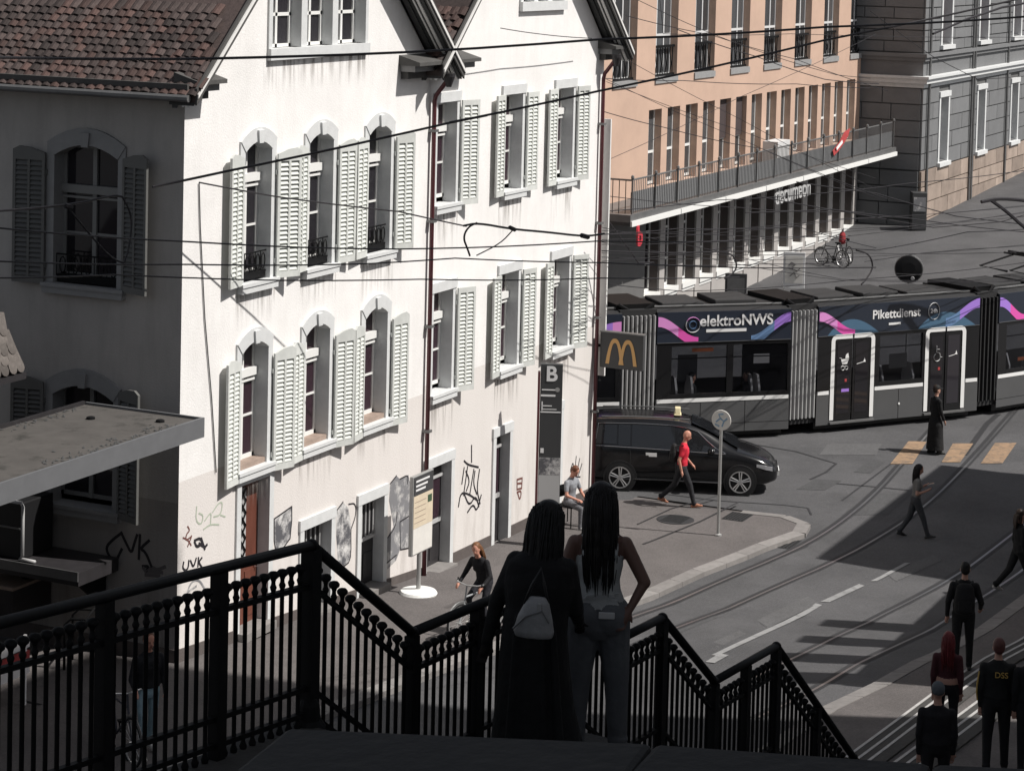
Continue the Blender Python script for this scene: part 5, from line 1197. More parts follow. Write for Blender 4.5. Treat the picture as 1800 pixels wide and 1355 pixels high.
bd = MB(); bd.box(-.40, .44, -.05, .03, .82, 2.36); bd = bd.build('board', M['pole'], e, bevel=.015)
b = MB(); b.box(-.37, .41, -.058, -.051, 1.98, 2.34); b.build('header', M['anthracite'], bd)
for i, z in enumerate((2.25, 2.16, 2.08)):
    b = MB(); b.box(-.3, .25 - .08 * i, -.064, -.059, z - .018, z + .018); b.build('header_line', M['white_e'], bd)
b = MB(); b.box(-.37, .41, -.058, -.051, 1.35, 1.97); b.build('timetable', M['cream'], bd); b = MB(); b.box(-.37, .41, -.058, -.051, .85, 1.345); b.build('map', M['paper'], bd)
b = MB(); b.box(.2, .36, -.064, -.059, 1.76, 1.9); b.build('green_square', M['greenp'], bd)
for i in range(5):
    b = MB(); b.box(-.33, .12, -.063, -.059, 1.45 + .1 * i, 1.458 + .1 * i); b.build('timetable_line', M['woodsill'], bd)
# tall stop pylon with a white B, turned to the camera
c = gpt(962, 968); c.z += .1
vd = (CAM - c); rzp = math.atan2(vd.y, vd.x) + PI / 2
e = thing('stop_pylon', c, 'tall anthracite stop pylon with a large white B', 'sign', rz=rzp)
b = MB(); b.box(-.235, .235, -.06, .06, 0, 3.92); py_ = b.build('panel', M['anthracite'], e, bevel=.01)
b = MB(); b.box(-.29, -.24, -.07, .07, 0, 3.75); b.build('side_post', M['pipe'], e)
text('B', .44, Matrix.Translation((-.0, -.066, 3.70)) @ Matrix.Rotation(PI / 2, 4, 'X'), M['white_e'], py_, 'lettering', .004, .012)
for x0, x1, z0, z1 in ((-.2, .1, 3.36, 3.385), (-.22, .09, 3.23, 3.27), (-.2, .02, 3.02, 3.04), (-.2, .12, 2.95, 2.965), (-.2, -.175, 2.93, 3.12), (-.22, .21, 2.885, 2.91)):
    b = MB(); b.box(x0, x1, -.066, -.061, z0, z1); b.build('printed_line', M['white_e'], py_)
b = MB(); b.lathe([(.05, 0), (.05, .004)], 14, (0, 0, 0), 0, Matrix.Translation((.13, -.064, 3.38)) @ Matrix.Rotation(PI / 2, 4, 'X')); b.build('printed_dot', M['pole'], py_)
b = MB(); b.box(-.225, .225, -.067, -.061, 1.55, 1.92); b.build('sticker_field', M['greypaint'], py_)
b = MB(); b.box(-.225, .225, -.066, -.061, .1, 1.545); b.build('poster', M['bars'], py_)
b = MB(); b.box(-.2, -.13, -.067, -.061, 2.02, 2.12); b.build('sticker', M['white_e'], py_)
# hanging restaurant sign with golden arches on the corner
e = thing('hanging_sign', (17.1, -.68, 2.8), 'dark hanging sign with golden arches on the corner pipe', 'sign', static=True)
b = MB(); b.box(17.08, 17.22, -1.24, -.16, 2.84, 3.66); pn = b.build('panel', M['anthracite'], e, bevel=.01)
b = MB(); b.box(17.12, 17.18, -.17, .0, 3.3, 3.36); b.build('bracket', M['iron'], e)
b = MB(); b.box(17.06, 17.24, -1.25, -.15, 3.662, 3.69); b.build('cap', M['zinc'], e)
b = MB()
for s_ in (-1, 1):
    N = 14; outer = []; inner = []
    for i in range(N + 1):
        t = -1 + 2 * i / N; ww = .175
        outer.append((s_ * .165 + t * (ww + .055), .60 * (1 - abs(t) ** 2.6) + 0)); inner.append((s_ * .165 + t * (ww - .035), .50 * (1 - abs(t) ** 2.4)))
    vs = []
    for (u, v), (u2, v2) in zip(outer, inner): vs += [(17.07 - .0015 * s_, -.70 - u, 2.94 + v), (17.07 - .0015 * s_, -.70 - u2, 2.94 + max(0, v2))]
    b.add(vs, [(2 * i, 2 * i + 1, 2 * i + 3, 2 * i + 2) for i in range(N)])
b.build('golden_arches', M['gold'], pn)
# traffic sign pole on the pavement corner
c = gpt(1262, 949); c.z += .1
vd = (CAM - c); e = thing('traffic_sign', c, 'slim galvanised pole with a round pale blue and white disc', 'sign', rz=math.atan2(vd.y, vd.x) + PI / 2)
b = MB(); b.lathe([(.08, 0), (.08, .03), (.035, .05), (.032, 2.62), (.0, 2.63)], 12); b.build('pole', M['pole'], e)
Md = Matrix.Translation((.0, -.04, 2.56)) @ Matrix.Rotation(-.35, 4, 'Z') @ Matrix.Rotation(PI / 2, 4, 'X')
b = MB(); b.lathe([(.22, -.01), (.225, 0), (.215, .012)], 28, (0, 0, 0), 0, Md); ds = b.build('disc', M['paper'], e)
for pts in ([(-.12, -.05), (-.02, .04), (-.06, .12), (.05, .14)], [(-.02, .04), (.06, -.02), (.02, -.14)], [(.06, -.02), (.14, .05)], [(-.14, -.1), (-.04, -.14)]):
    b = MB(); b.tube([(x, y, .016) for x, y in pts], .02, 5, 0, Md, flat=.3); b.build('figure', M['signblue'], ds)
# round sign seen from behind, beyond the tram
c = at(1592, 640, 70.); c.z = g(c.x, c.y)
e = thing('traffic_mirror', c, 'round black back of a traffic mirror above the tram roof', 'mirror', rz=math.atan2((CAM - c).y, (CAM - c).x) + PI / 2)
zc = at(1592, 471, 70.).z - c.z
b = MB(); b.lathe([(.42, -.02), (.43, .0), (.40, .05), (.2, .07)], 32, (0, 0, 0), 0, Matrix.Translation((0, 0, zc)) @ Matrix.Rotation(PI / 2, 4, 'X')); b.build('mirror_back', M['dark'], e)
b = MB(); b.lathe([(.425, -.024), (.445, -.01), (.445, .005), (.425, .01)], 32, (0, 0, 0), 0, Matrix.Translation((0, 0, zc)) @ Matrix.Rotation(PI / 2, 4, 'X')); b.build('rim', M['pole'], e)
b = MB(); b.tube([(.0, .06, 0), (.0, .06, zc + .45)], .035, 8); b.build('pole', M['pole'], e)
b = MB(); b.box(-.4, .4, -.09, -.075, zc - .17, zc - .15); b.build('strap', M['zinc'], e); b = MB(); b.lathe([(.06, 0), (.05, .02)], 12, (0, 0, 0), 0, Matrix.Translation((.12, -.08, zc - .28)) @ Matrix.Rotation(PI / 2, 4, 'X')); b.build('sticker', M['bars'], e)
# notice boards and pavement signs in front of the apricot building
def aboard(px, py, d, wd, h, lab, dark, name='notice_board'):
    c = at(px, py, d); c.z = g(c.x, c.y); vd = (CAM - c); e = thing(name, c, lab, 'sign', rz=math.atan2(vd.y, vd.x) + PI / 2)
    b = MB(); b.box(-wd / 2, wd / 2, -.03, .03, .35, h); p = b.build('panel', M['anthracite'] if dark else M['greyframe'], e, bevel=.02)
    b = MB(); b.box(-wd / 2 - .05, wd / 2 + .05, -.25, .25, 0, .09); b.build('foot', M['pole'], e)
    for x in (-wd / 2 + .04, wd / 2 - .04):
        b = MB(); b.tube([(x, 0, .09), (x, 0, .36)], .03, 6); b.build('leg', M['pole'], e)
    b = MB(); b.box(-wd / 2 + .08, wd / 2 - .08, -.04, -.031, .55, h - .15); b.build('sheet', M['zinc'] if dark else M['paper'], p)
    return p, wd, h
p, wd, h = aboard(1293, 520, 78, .75, 1.75, 'grey notice board standing behind the tram roof', True)
p, wd, h = aboard(1395, 500, 84, .8, 1.7, 'pale framed pavement sign with scrawled black letters', False, 'pavement_sign')
for pts in ([(-.2, 1.2), (-.1, 1.32), (.05, 1.25), (-.1, 1.1), (.1, 1.0), (.22, 1.1)], [(-.15, .8), (.0, .95), (.1, .75), (.2, .85)]):
    b = MB(); b.tube([(x, -.045, z) for x, z in pts], .035, 5, flat=.3); b.build('scrawl', M['ink'], p)
# utility cabinet beside the grey building
c = gpt(1613, 398)
e = thing('utility_cabinet', c, 'dark utility cabinet with pale poster by the stone corner', 'cabinet', rz=YAW)
b = MB(); b.box(-.32, .32, -.3, .3, 0, 1.6); b.build('body', M['anthracite'], e, bevel=.03); b = MB(); b.box(-.26, .26, -.32, -.302, .8, 1.4); b.build('poster', M['greypaint2'], e)
# street barrier at the left edge
c = gpt(12, 1260); e = thing('street_barrier', c, 'red and white barrier behind the railing at left edge', 'barrier')
for i in range(3):
    b = MB(); b.box(-.5, .5, -.03, .03, .55 + .2 * i, .70 + .2 * i); b.build('plank', M['redcloth'] if i % 2 else M['whitecloth'], e)
for x in (-.42, .42):
    b = MB(); b.tube([(x, 0, 0), (x, 0, 1.15)], .03, 8); b.build('post', M['whitecloth'], e)
b = MB(); b.box(-.6, .6, -.2, .2, 0, .06); b.build('foot', M['dark'], e)

# ================================================================ overhead wires
M['wire'] = mat('overhead_wire', (.025, .023, .026), .5)
def wire(pts, d0, d1, r, lab, extra=(), name='overhead_wire'):
    xa, xb = pts[0][0], pts[-1][0]
    if name == 'registration_arm': pts = chaikin(list(pts))
    P = [at(x, y, d0 + (d1 - d0) * (x - xa) / (xb - xa)) for x, y in pts]
    e = thing(name, P[0], lab, 'wire', 'overhead tram wires', static=True)
    Q = [P[0]]
    for a, c in zip(P, P[1:]):
        for i in range(1, 7): t = i / 6; Q.append(a.lerp(c, t) - Vector((0, 0, min(.04, .0012 * (c - a).length ** 2) * math.sin(PI * t))))
    b = MB(); b.tube(Q, r, 6); b.build('wire', M['wire'], e)
    for nm, ex, rr in extra:
        X = [at(x, y, d0 + (d1 - d0) * (x - xa) / (xb - xa)) for x, y in chaikin(list(ex))]; b = MB(); b.tube(X, rr, 6); b.build(nm, M['wire'], e)
    return e
wire([(-60, 100), (345, 104), (1050, 70), (1450, 48), (1900, 22)], 22, 33, .015, 'thick wire crossing the gables near the top of the picture')
wire([(268, 329), (400, 301), (690, 239), (800, 214), (1050, 161), (1450, 71), (1900, -28)], 27, 36, .016, 'thick span wire with insulator rising across both white houses', [('insulator', [(790, 216), (800, 214), (846, 205), (856, 203)], .018)])
wire([(350, 321), (480, 345), (600, 361), (700, 372), (820, 398)], 36.5, 41, .013, 'wire stub anchored on the white wall left of the shutters')
wire([(815, 397), (840, 392), (900, 403), (960, 408), (1028, 416), (1062, 411)], 30, 33, .015, 'curved registration arm in front of the corner house', [('hanger', [(838, 392), (822, 400), (814, 418), (822, 438), (826, 450)], .013), ('hanger', [(902, 404), (880, 428), (838, 449)], .009), ('clamp', [(896, 400), (905, 404)], .03), ('clamp', [(1022, 414), (1034, 417)], .035)], 'registration_arm')
wire([(-60, 375), (120, 362), (200, 343), (215, 346)], 24, 26, .014, 'registration arm ending before the upper grey side window', [('hanger', [(215, 346), (228, 370), (232, 395), (226, 440), (218, 462)], .012), ('strut', [(120, 366), (160, 415), (196, 455), (220, 463)], .012), ('clamp', [(114, 361), (126, 365)], .03)], 'registration_arm')
wire([(-60, 395), (330, 425), (700, 438), (1050, 424), (1300, 424)], 23, 36, .010, 'contact wire just above the middle of the white houses')
wire([(-60, 457), (330, 465), (640, 464), (800, 454), (1060, 462), (1540, 470)], 23, 37, .009, 'thin contact wire over the upper sills of the white houses')
wire([(-60, 489), (200, 483), (740, 491), (1060, 489), (1300, 487)], 23, 37, .009, 'thin contact wire lowest across the white houses')
wire([(1058, 412), (1190, 402), (1400, 398), (1540, 436)], 50, 62, .010, 'catenary wire sagging under the apricot balcony')
wire([(1058, 441), (1280, 442), (1480, 436), (1540, 440), (1700, 408), (1860, 398)], 50, 66, .013, 'dark contact wire passing above the parked bicycles', [('hanger', [(1505, 440), (1528, 446), (1536, 470), (1522, 492), (1514, 500)], .022), ('hanger', [(1270, 442), (1292, 450), (1296, 475), (1274, 490)], .02)])
wire([(1072, 392), (1100, 430), (1122, 462), (1150, 462)], 52, 53, .02, 'slanting strut under the left end of the balcony', name='wire_strut')
wire([(1100, 28), (1250, 62), (1400, 105), (1560, 160)], 60, 72, .010, 'thin wire falling across the apricot upper windows')
wire([(1120, 0), (1290, 75), (1470, 132), (1530, 138)], 60, 72, .009, 'second thin wire falling across the apricot upper windows')
wire([(1056, 195), (1170, 225), (1340, 262), (1560, 350)], 55, 70, .010, 'wire falling across the apricot lower windows')
wire([(1400, 320), (1540, 340), (1680, 380), (1860, 400)], 60, 66, .014, 'wire falling past the stone corner towards the pantograph')
wire([(1330, 345), (1500, 375), (1640, 400), (1760, 390), (1860, 360)], 58, 62, .012, 'wire joining the pantograph at the right edge', [('strut', [(1742, 352), (1770, 372), (1800, 400), (1830, 420)], .05), ('strut', [(1725, 355), (1760, 348), (1830, 356)], .05)])
wire([(1520, 460), (1620, 445), (1700, 438), (1830, 430)], 60, 64, .008, 'faint wire above the round mirror')
wire([(1070, 345), (1300, 365), (1400, 372), (1520, 372)], 56, 66, .009, 'grey wire just under the balcony light strip')
wire([(1160, 0), (1166, 60), (1390, 60), (1800, 66)], 62, 75, .008, 'level wire high on the apricot wall')
wire([(880, 50), (930, 58), (1040, 68)], 46, 51, .009, 'short wire anchored on the corner house gable')
wire([(1190, 52), (1330, 100), (1450, 140), (1545, 148)], 58, 70, .012, 'sloping wire between the apricot window rows')
wire([(1060, 138), (1200, 142), (1400, 148), (1530, 155)], 56, 70, .010, 'nearly level wire above the apricot lower windows')
wire([(1060, 372), (1260, 352), (1420, 342), (1600, 322), (1800, 300)], 54, 66, .011, 'wire rising along the balcony edge to the stone building')
wire([(1060, 462), (1180, 466), (1340, 464), (1480, 462)], 50, 60, .010, 'wire across the ground floor windows behind the tram')
wire([(1310, 374), (1460, 368), (1600, 384), (1720, 400), (1860, 412)], 56, 64, .013, 'wire sagging over the far street to the right edge')
wire([(1640, 60), (1700, 34), (1760, 14), (1830, 0)], 40, 44, .022, 'thick wire bundle crossing the stone building at top right')
wire([(1530, 20), (1640, 100), (1720, 140), (1840, 130)], 58, 66, .010, 'curved wire low over the stone building windows')
wire([(1070, 500), (1200, 512), (1330, 507), (1500, 492), (1800, 462)], 54, 62, .010, 'contact wire directly over the tram roof')
rw = random.Random(11)
for i in range(9):
    y0, y1 = rw.uniform(395, 505), rw.uniform(380, 490)
    wire([(1058, y0), (1250, y0 * .6 + y1 * .4 + 4), (1480, y1 + 3), (1800, y1 - 20 + rw.uniform(-25, 25))], rw.uniform(48, 53), rw.uniform(60, 66), .007, 'thin overhead wire in the web above the tram')
for i in range(4):
    y0, y1 = rw.uniform(20, 330), rw.uniform(60, 360)
    wire([(1066, y0), (1300, (y0 + y1) / 2), (1540, y1)], 54, 66, .007, 'thin overhead wire in the web before the apricot wall')
# ================================================================ people
PM = {}
def cmat(col, rough=.8, var=.12):
    k = (tuple(round(c, 3) for c in col), rough)
    if k not in PM: PM[k] = mat('cloth_%d' % len(PM), col, rough, var=var, scale=9, spec=.25, bump=.9, bscale=11)
    return PM[k]
SKIN = mat('skin', (.44, .25, .19), .55, var=.06, scale=12); SKIN_R = mat('skin_ruddy', (.50, .24, .17), .55, var=.06, scale=12); SKIN_D = mat('skin_dark', (.12, .065, .05), .5, var=.06, scale=12)  # plain skin, a redder tone and a dark tone
EYE = mat('eye', (.02, .015, .012), .3); LIP = mat('lip', (.33, .11, .10), .5)
def remesh(groups, vox, name, mats, smooth_it=4, fac=.5):
    allb = MB(); trees = []
    for lbl, mb in groups.items():
        allb.add(mb.v, mb.f); trees.append((lbl, BVHTree.FromPolygons([Vector(v) for v in mb.v], mb.f)))
    me = allb.mesh('raw', []); o = bpy.data.objects.new('raw', me); COL.objects.link(o)
    r = o.modifiers.new('r', 'REMESH'); r.mode = 'VOXEL'; r.voxel_size = vox; r.adaptivity = 0
    s = o.modifiers.new('s', 'SMOOTH'); s.factor = fac; s.iterations = smooth_it
    dg = bpy.context.evaluated_depsgraph_get(); out = bpy.data.meshes.new_from_object(o.evaluated_get(dg)); bpy.data.objects.remove(o); bpy.data.meshes.remove(me)
    out.name = name; labels = [l for l, _ in trees]; out.materials.clear()
    for l in labels: out.materials.append(mats[l])
    if len(labels) > 1:
        idx = []
        for p in out.polygons:
            best = (9, 0)
            for i, (l, t) in enumerate(trees):
                h = t.find_nearest(p.center, .15)
                if h[3] is not None and h[3] < best[0]: best = (h[3], i)
            idx.append(best[1])
        out.polygons.foreach_set('material_index', idx)
    out.polygons.foreach_set('use_smooth', [True] * len(out.polygons)); out.update(); return out
def capsule(mb, a, b_, ra, rb, n=12):
    a, b_ = Vector(a), Vector(b_); d = b_ - a
    if d.length < 1e-5: d = Vector((0, 0, 1e-3))
    t = d.normalized(); pts = []; rs = []
    for i in range(5): q = PI / 2 * (i + .4) / 5.4; pts.append(a - t * ra * math.cos(q)); rs.append(ra * math.sin(q))
    pts += [a, a.lerp(b_, .33), a.lerp(b_, .66), b_]; rs += [ra, ra + (rb - ra) * .33, ra + (rb - ra) * .66, rb]
    for i in range(4, -1, -1): q = PI / 2 * (i + .4) / 5.4; pts.append(b_ + t * rb * math.cos(q)); rs.append(rb * math.sin(q))
    mb.tube(pts, rs, n)
class Fig:
    def __init__(s): s.g = {}
    def m(s, l):
        if l not in s.g: s.g[l] = MB()
        return s.g[l]
    def cap(s, l, a, b_, ra, rb): capsule(s.m(l), a, b_, ra, rb)
    def ell(s, l, c, r, R=None):
        c = Vector(c); Mx = Matrix.Translation(c) @ (R.to_4x4() if R is not None else Matrix.Identity(4)); s.m(l).ell((0, 0, 0), r, 18, 12, 0, Mx)
    def loft(s, l, secs, T=None, n=22):
        rings = []
        for x, y, z, rx, ry in secs:
            ring = [Vector((x + rx * math.cos(2 * PI * j / n), y + ry * math.sin(2 * PI * j / n), z)) for j in range(n)]
            rings.append([T(p) for p in ring] if T else ring)
        s.m(l).loft(rings)
def person(loc, rz, H, label, skin=SKIN, top=(.05, .05, .05), bottom=(.03, .03, .03), shoe=(.03, .03, .03), hair=(.03, .02, .015), lean=0., hy=0., hp=0., side=0.,
           legs=((0, 4, 3), (0, 4, 3)), arms=None, female=False, sleeve='long', style='short', hairlen=.3, skirt=None, legw=1., vox=.013, pelvis=None, topw=1., toplen=0., group=None, extra=None, cap=None, hairw=1.):
    k = H / 1.75; f = Fig(); rd = math.radians
    e = thing('person', loc, label, 'person', group, rz=rz)
    # legs first, to find how high the pelvis stands
    def leg(sg, hip, fl, kn, ab):
        d1 = Vector((sg * math.sin(rd(ab)), math.sin(rd(fl)), -math.cos(rd(fl)))).normalized(); knee = hip + d1 * .435 * k
        d2 = Vector((sg * math.sin(rd(ab)) * .5, math.sin(rd(fl - kn)), -math.cos(rd(fl - kn)))).normalized(); ank = knee + d2 * .42 * k
        return knee, ank, d2
    hw = .092 if not female else .09
    hips = [Vector((s_ * hw * k, 0, -.04 * k)) for s_ in (1, -1)]
    L = [leg(s_, hips[i], *legs[i]) for i, s_ in enumerate((1, -1))]
    if pelvis is None: pelvis = -min(a[1].z - .075 * k for a in L)
    P0 = Vector((0, 0, pelvis))
    for i, s_ in enumerate((1, -1)):
        hip = hips[i] + P0; knee, ank = L[i][0] + P0, L[i][1] + P0
        lb = 'bottom' if skirt is None else ('skin' if skirt[2] > .2 else 'bottom')
        f.cap(lb, hip, knee, .088 * k * legw, .062 * k * legw); f.cap(lb, knee, ank, .06 * k * legw, .044 * k * legw)
        if lb == 'bottom': f.ell(lb, ank + Vector((0, 0, .03 * k)), (.05 * k * legw, .052 * k * legw, .05 * k))
        pit = rd(legs[i][0] - legs[i][1]) * .6
        toe = Vector((s_ * .03 * k, .17 * k * math.cos(pit) , .17 * k * math.sin(pit) - .045 * k)); heel = Vector((0, -.045 * k, -.045 * k))
        f.cap('shoe', ank + heel, ank + toe, .034 * k, .028 * k); f.cap('shoe', ank + Vector((0, 0, -.01)), ank + toe * .6, .04 * k, .032 * k)
    Rl = Matrix.Rotation(-rd(lean), 3, 'X') @ Matrix.Rotation(rd(side), 3, 'Y')
    def U(v): return P0 + Rl @ (Vector(v) * k)
    sw = .165 if female else .18; a_ = 1.0 if not female else .94
    f.loft('bottom', [(0, 0, -.13, .10, .08), (0, -.005, -.08, .155, .108), (0, -.008, 0, .168, .12), (0, 0, .07, .15 * a_ + .004, .105)], U)
    wa = .128 if female else .145
    f.loft('top', [(0, 0, .03 - toplen, (.168 if toplen else .155) * topw, .112 * topw), (0, 0, .1, (wa + .015) * topw, .102 * topw), (0, 0, .18, wa * topw, .098 * topw), (0, .006, .30, .155 * a_ * topw, .112 * topw), (0, 0, .40, .165 * a_ * topw, .105 * topw), (0, -.008, .445, .172 * a_ * topw ** .5, .085), (0, -.01, .485, .118, .066), (0, -.008, .52, .066, .055)], U)
    if female: 
        for s_ in (1, -1): f.ell('top', U((s_ * .065, .075, .30)), (.06 * k, .055 * k, .06 * k))
    f.cap('skin', U((0, -.01, .48)), U((0, .008, .60)), .054 * k, .05 * k)
    # arms
    if arms is None: arms = (((.035, -.02, -.28), (.03, .05, -.51)), ((-.035, -.02, -.28), (-.03, .03, -.52)))
    for i, s_ in enumerate((1, -1)):
        sh = U((s_ * sw, -.005, .418)); el = sh + Rl @ (Vector(arms[i][0]) * k); wr = sh + Rl @ (Vector(arms[i][1]) * k)
        sl = {'long': ('top', 'top'), 'short': ('top', 'skin'), 'none': ('skin', 'skin')}[sleeve]
        g_ = 1.08 * topw ** .4 if sl[0] == 'top' else (.9 if female else 1.)
        f.cap(sl[0], sh, el if sleeve != 'short' else sh.lerp(el, .62), .054 * k * g_, .046 * k * g_)
        if sleeve == 'short': f.cap('skin', sh.lerp(el, .4), el, .043 * k, .038 * k)
        f.cap(sl[1], el, wr, .043 * k * (g_ if sl[1] == 'top' else .88), .032 * k * (g_ if sl[1] == 'top' else .84))
        d = (wr - el).normalized(); sd_ = d.cross(Vector((0, 1, 0.2))); sd_ = sd_.normalized() if sd_.length > .1 else Vector((1, 0, 0)); cu = d.cross(sd_)
        pc = wr + d * .055 * k; f.cap('skin', wr + d * .01, pc + d * .02 * k, .027 * k, .03 * k)
        for q in range(4):
            b0 = pc + d * .03 * k + sd_ * ((q - 1.5) * .019 * k); ln = (.062, .072, .068, .052)[q] * k
            m_ = b0 + d * ln * .5 + cu * .006; f.cap('skin', b0, m_, .0088, .0085); f.cap('skin', m_, m_ + (d * .8 + cu * .6).normalized() * ln * .5, .0085, .0075)
        tb = pc - d * .03 * k + sd_ * .026 * k; f.cap('skin', tb, tb + (d + sd_ * .8).normalized() * .045 * k, .011, .009)
    # head
    Rh = Rl @ Matrix.Rotation(rd(hy), 3, 'Z') @ Matrix.Rotation(-rd(hp), 3, 'X'); nb = U((0, -.002, .585))
    def Hd(v): return nb + Rh @ (Vector(v) * k)
    f.ell('skin', Hd((0, .004, .115)), (.073 * k, .092 * k, .105 * k), Rh); f.ell('skin', Hd((0, .035, .045)), (.055 * k, .058 * k, .062 * k), Rh)
    f.cap('skin', Hd((0, .095, .105)), Hd((0, .112, .072)), .010 * k, .015 * k)
    for s_ in (1, -1):
        f.ell('skin', Hd((s_ * .075, -.005, .09)), (.012 * k, .022 * k, .032 * k), Rh); f.ell('eye', Hd((s_ * .031, .088, .108)), (.013 * k, .008 * k, .007 * k), Rh)
    f.ell('lip', Hd((0, .093, .042)), (.022 * k, .008 * k, .007 * k), Rh)
    if skirt:      # (length below pelvis, half width at hem, bare leg flag, waist z)
        ln, hwid, _, wz = skirt
        f.loft('skirt', [(0, 0, -ln, hwid, hwid * .8), (0, .0, -ln * .6, hwid * .86, hwid * .72), (0, 0, -ln * .25, hwid * .66 + .05, hwid * .5 + .04), (0, 0, .0, .175, .128), (0, 0, wz, .14, .108)], U)
    mats = dict(skin=skin, top=cmat(top), bottom=cmat(bottom), shoe=cmat(shoe, .5), eye=EYE, lip=LIP, skirt=cmat(bottom))
    if extra: extra(f, U, Hd, k, mats, P0)
    put('body', remesh(f.g, vox, 'body', mats), e)
    # hair
    h = Fig(); hm = cmat(hair, .45, .25)
    if style != 'bald':
        h.ell('hair', Hd((0, -.016, .135)), (.083 * k * hairw ** .6, .094 * k, .100 * k), Rh)
        h.ell('hair', Hd((0, -.045, .10)), (.078 * k, .062 * k, .085 * k), Rh)
        if style == 'long':
            for s_ in (1, -1): h.cap('hair', Hd((s_ * .062, -.01, .12)), Hd((s_ * .075, -.03, -.04)), .028 * k, .03 * k)
            n = 7; rings = []
            for i in range(n + 1):
                t = i / n; c0 = Hd((0, -.05, .12)); z_ = hairlen * t; c1 = c0 + Rl @ (Vector((0, -.035 - .03 * math.sin(t * PI * .8), -z_)) * k)
                wv, dp = (.085 + .02 * math.sin(t * PI)) * k * hairw * (1 - .35 * t * t), (.045 - .02 * t) * k
                rings.append([c1 + Rl @ Vector((wv * math.cos(2 * PI * j / 14), dp * math.sin(2 * PI * j / 14), 0)) for j in range(14)])
            h.m('hair').loft(rings)
        if style == 'strands':      # long loose hair: many separate locks, ragged at the ends
            rr = random.Random(3); lk = MB()
            for i in range(260 if vox < .01 else 90):
                a = PI * (-.30 + 1.6 * rr.random()) + PI * .0; a0 = rr.uniform(PI * .92, PI * 2.08); up = rr.uniform(.10, .215)
                rad = math.sqrt(max(.0, 1 - ((up - .115) / .108) ** 2)); x0, y0 = .082 * rad * math.cos(a0), -.012 + .10 * rad * math.sin(a0)
                ln = hairlen * rr.uniform(.78, 1.06); ph_ = rr.uniform(0, 6); pts = []; rs = []
                c0 = Hd((0, -.02, .215)); pts.append(c0.lerp(Hd((x0, y0, up)), .35)); rs.append(.008)
                for j in range(9):
                    t = j / 8; sp_ = 1 + .22 * math.sin(t * PI * .7) - .28 * t * t
                    v = Hd((x0, y0, up)) + Rl @ (Vector((x0 * (sp_ * hairw - 1) + .006 * math.sin(ph_ + t * 5), -.028 * math.sin(min(1, t * 2) * PI / 2) + (.035 * t if y0 > -.03 else 0) - .012 * abs(math.sin(ph_)) , -ln * t)) * k)
                    pts.append(v); rs.append((.0075 if vox < .01 else .0105) * (1 - .75 * t ** 3))
                lk.tube(pts, rs, 5)
            h.ell('hair', Hd((0, -.02, .128)), (.080 * k * hairw ** .5, .09 * k, .098 * k), Rh)
            h.loft('hair', [(0, -.075, -hairlen * .55 + .12, .05, .018), (0, -.07, -.02, .075 * hairw, .03), (0, -.045, .06, .078 * hairw, .05), (0, -.03, .14, .074, .06)], lambda p: Hd((p.x, p.y, p.z)))
            hs = lk.build('hair_locks', hm, e, smooth=True)
        if style == 'bun': h.ell('hair', Hd((0, -.09, .16)), (.045 * k, .045 * k, .045 * k), Rh)
        put('hair', remesh(h.g, vox * .8, 'hair', dict(hair=hm), 3), e)
    if cap:
        c = Fig(); c.ell('cap', Hd((0, -.002, .155)), (.085 * k, .102 * k, .078 * k), Rh); c.loft('cap', [(0, .12, .125, .06, .07), (0, .12, .137, .06, .07)], lambda p: Hd((p.x, p.y, p.z)))
        put('cap', remesh(c.g, vox * .8, 'cap', dict(cap=cmat(cap)), 3), e)
    return e, U, Hd
RGT = Vector((.4325, -.9016, 0)); FWD = Vector((.9016, .4325, 0))
def face(v): return math.atan2(v.y, v.x) - PI / 2
def gp(px, py, dz=0.):
    p = gpt(px, py); p.z += dz; return p
RX = math.radians
# man in red, mid-stride
pr_ = gp(1197, 897, .1)
person(pr_, face(RGT), 1.80, 'man in red short-sleeved shirt and black trousers walking past the taxi', skin=SKIN_R, top=(.62, .03, .055), bottom=(.025, .025, .028), shoe=(.35, .16, .10), style='bald', sleeve='short',
       legs=((24, 10, 1), (-20, 26, 1)), arms=(((.05, -.10, -.26), (.06, -.02, -.49)), ((-.05, .08, -.27), (-.06, .24, -.42))), lean=5, hp=14, topw=1.06, legw=1.12)
def backpack(person_loc, rz, U, w_, h_, d_, col, label, z=.30, y=-.17):
    p = U((0, y, z)); Mz = Matrix.Translation(Vector(person_loc)) @ Matrix.Rotation(rz, 4, 'Z'); c = Mz @ p
    e = thing('backpack', c - Vector((0, 0, h_ / 2)), label, 'backpack', rz=rz); f = Fig()
    f.loft('b', [(0, 0, 0, w_ * .8, d_ * .8), (0, -.01, h_ * .1, w_, d_), (0, -.015, h_ * .55, w_, d_), (0, 0, h_ * .9, w_ * .8, d_ * .75), (0, .01, h_, w_ * .5, d_ * .45)])
    put('pack', remesh(f.g, .014, 'pack', dict(b=cmat(col))), e)
    b = MB(); b.box(-w_ * .6, w_ * .6, -d_ * 1.16, -d_ * .9, h_ * .12, h_ * .48); b.build('pocket', cmat(col), e, bevel=.02)
    for s_ in (1, -1):
        b = MB(); b.tube([(s_ * .09, d_ * .6, h_ * .95), (s_ * .13, d_ + .12, h_ * .98), (s_ * .15, d_ + .16, h_ * .7), (s_ * .14, d_ * .8, h_ * .3)], .018, 6, flat=.5); b.build('strap', cmat(col), e)
    return e
backpack(pr_, face(RGT), lambda v: Vector((0, 0, .93)) + Vector(v) * 1.03, .13, .42, .085, (.02, .02, .021), 'small dark backpack on the man in red', y=-.19)
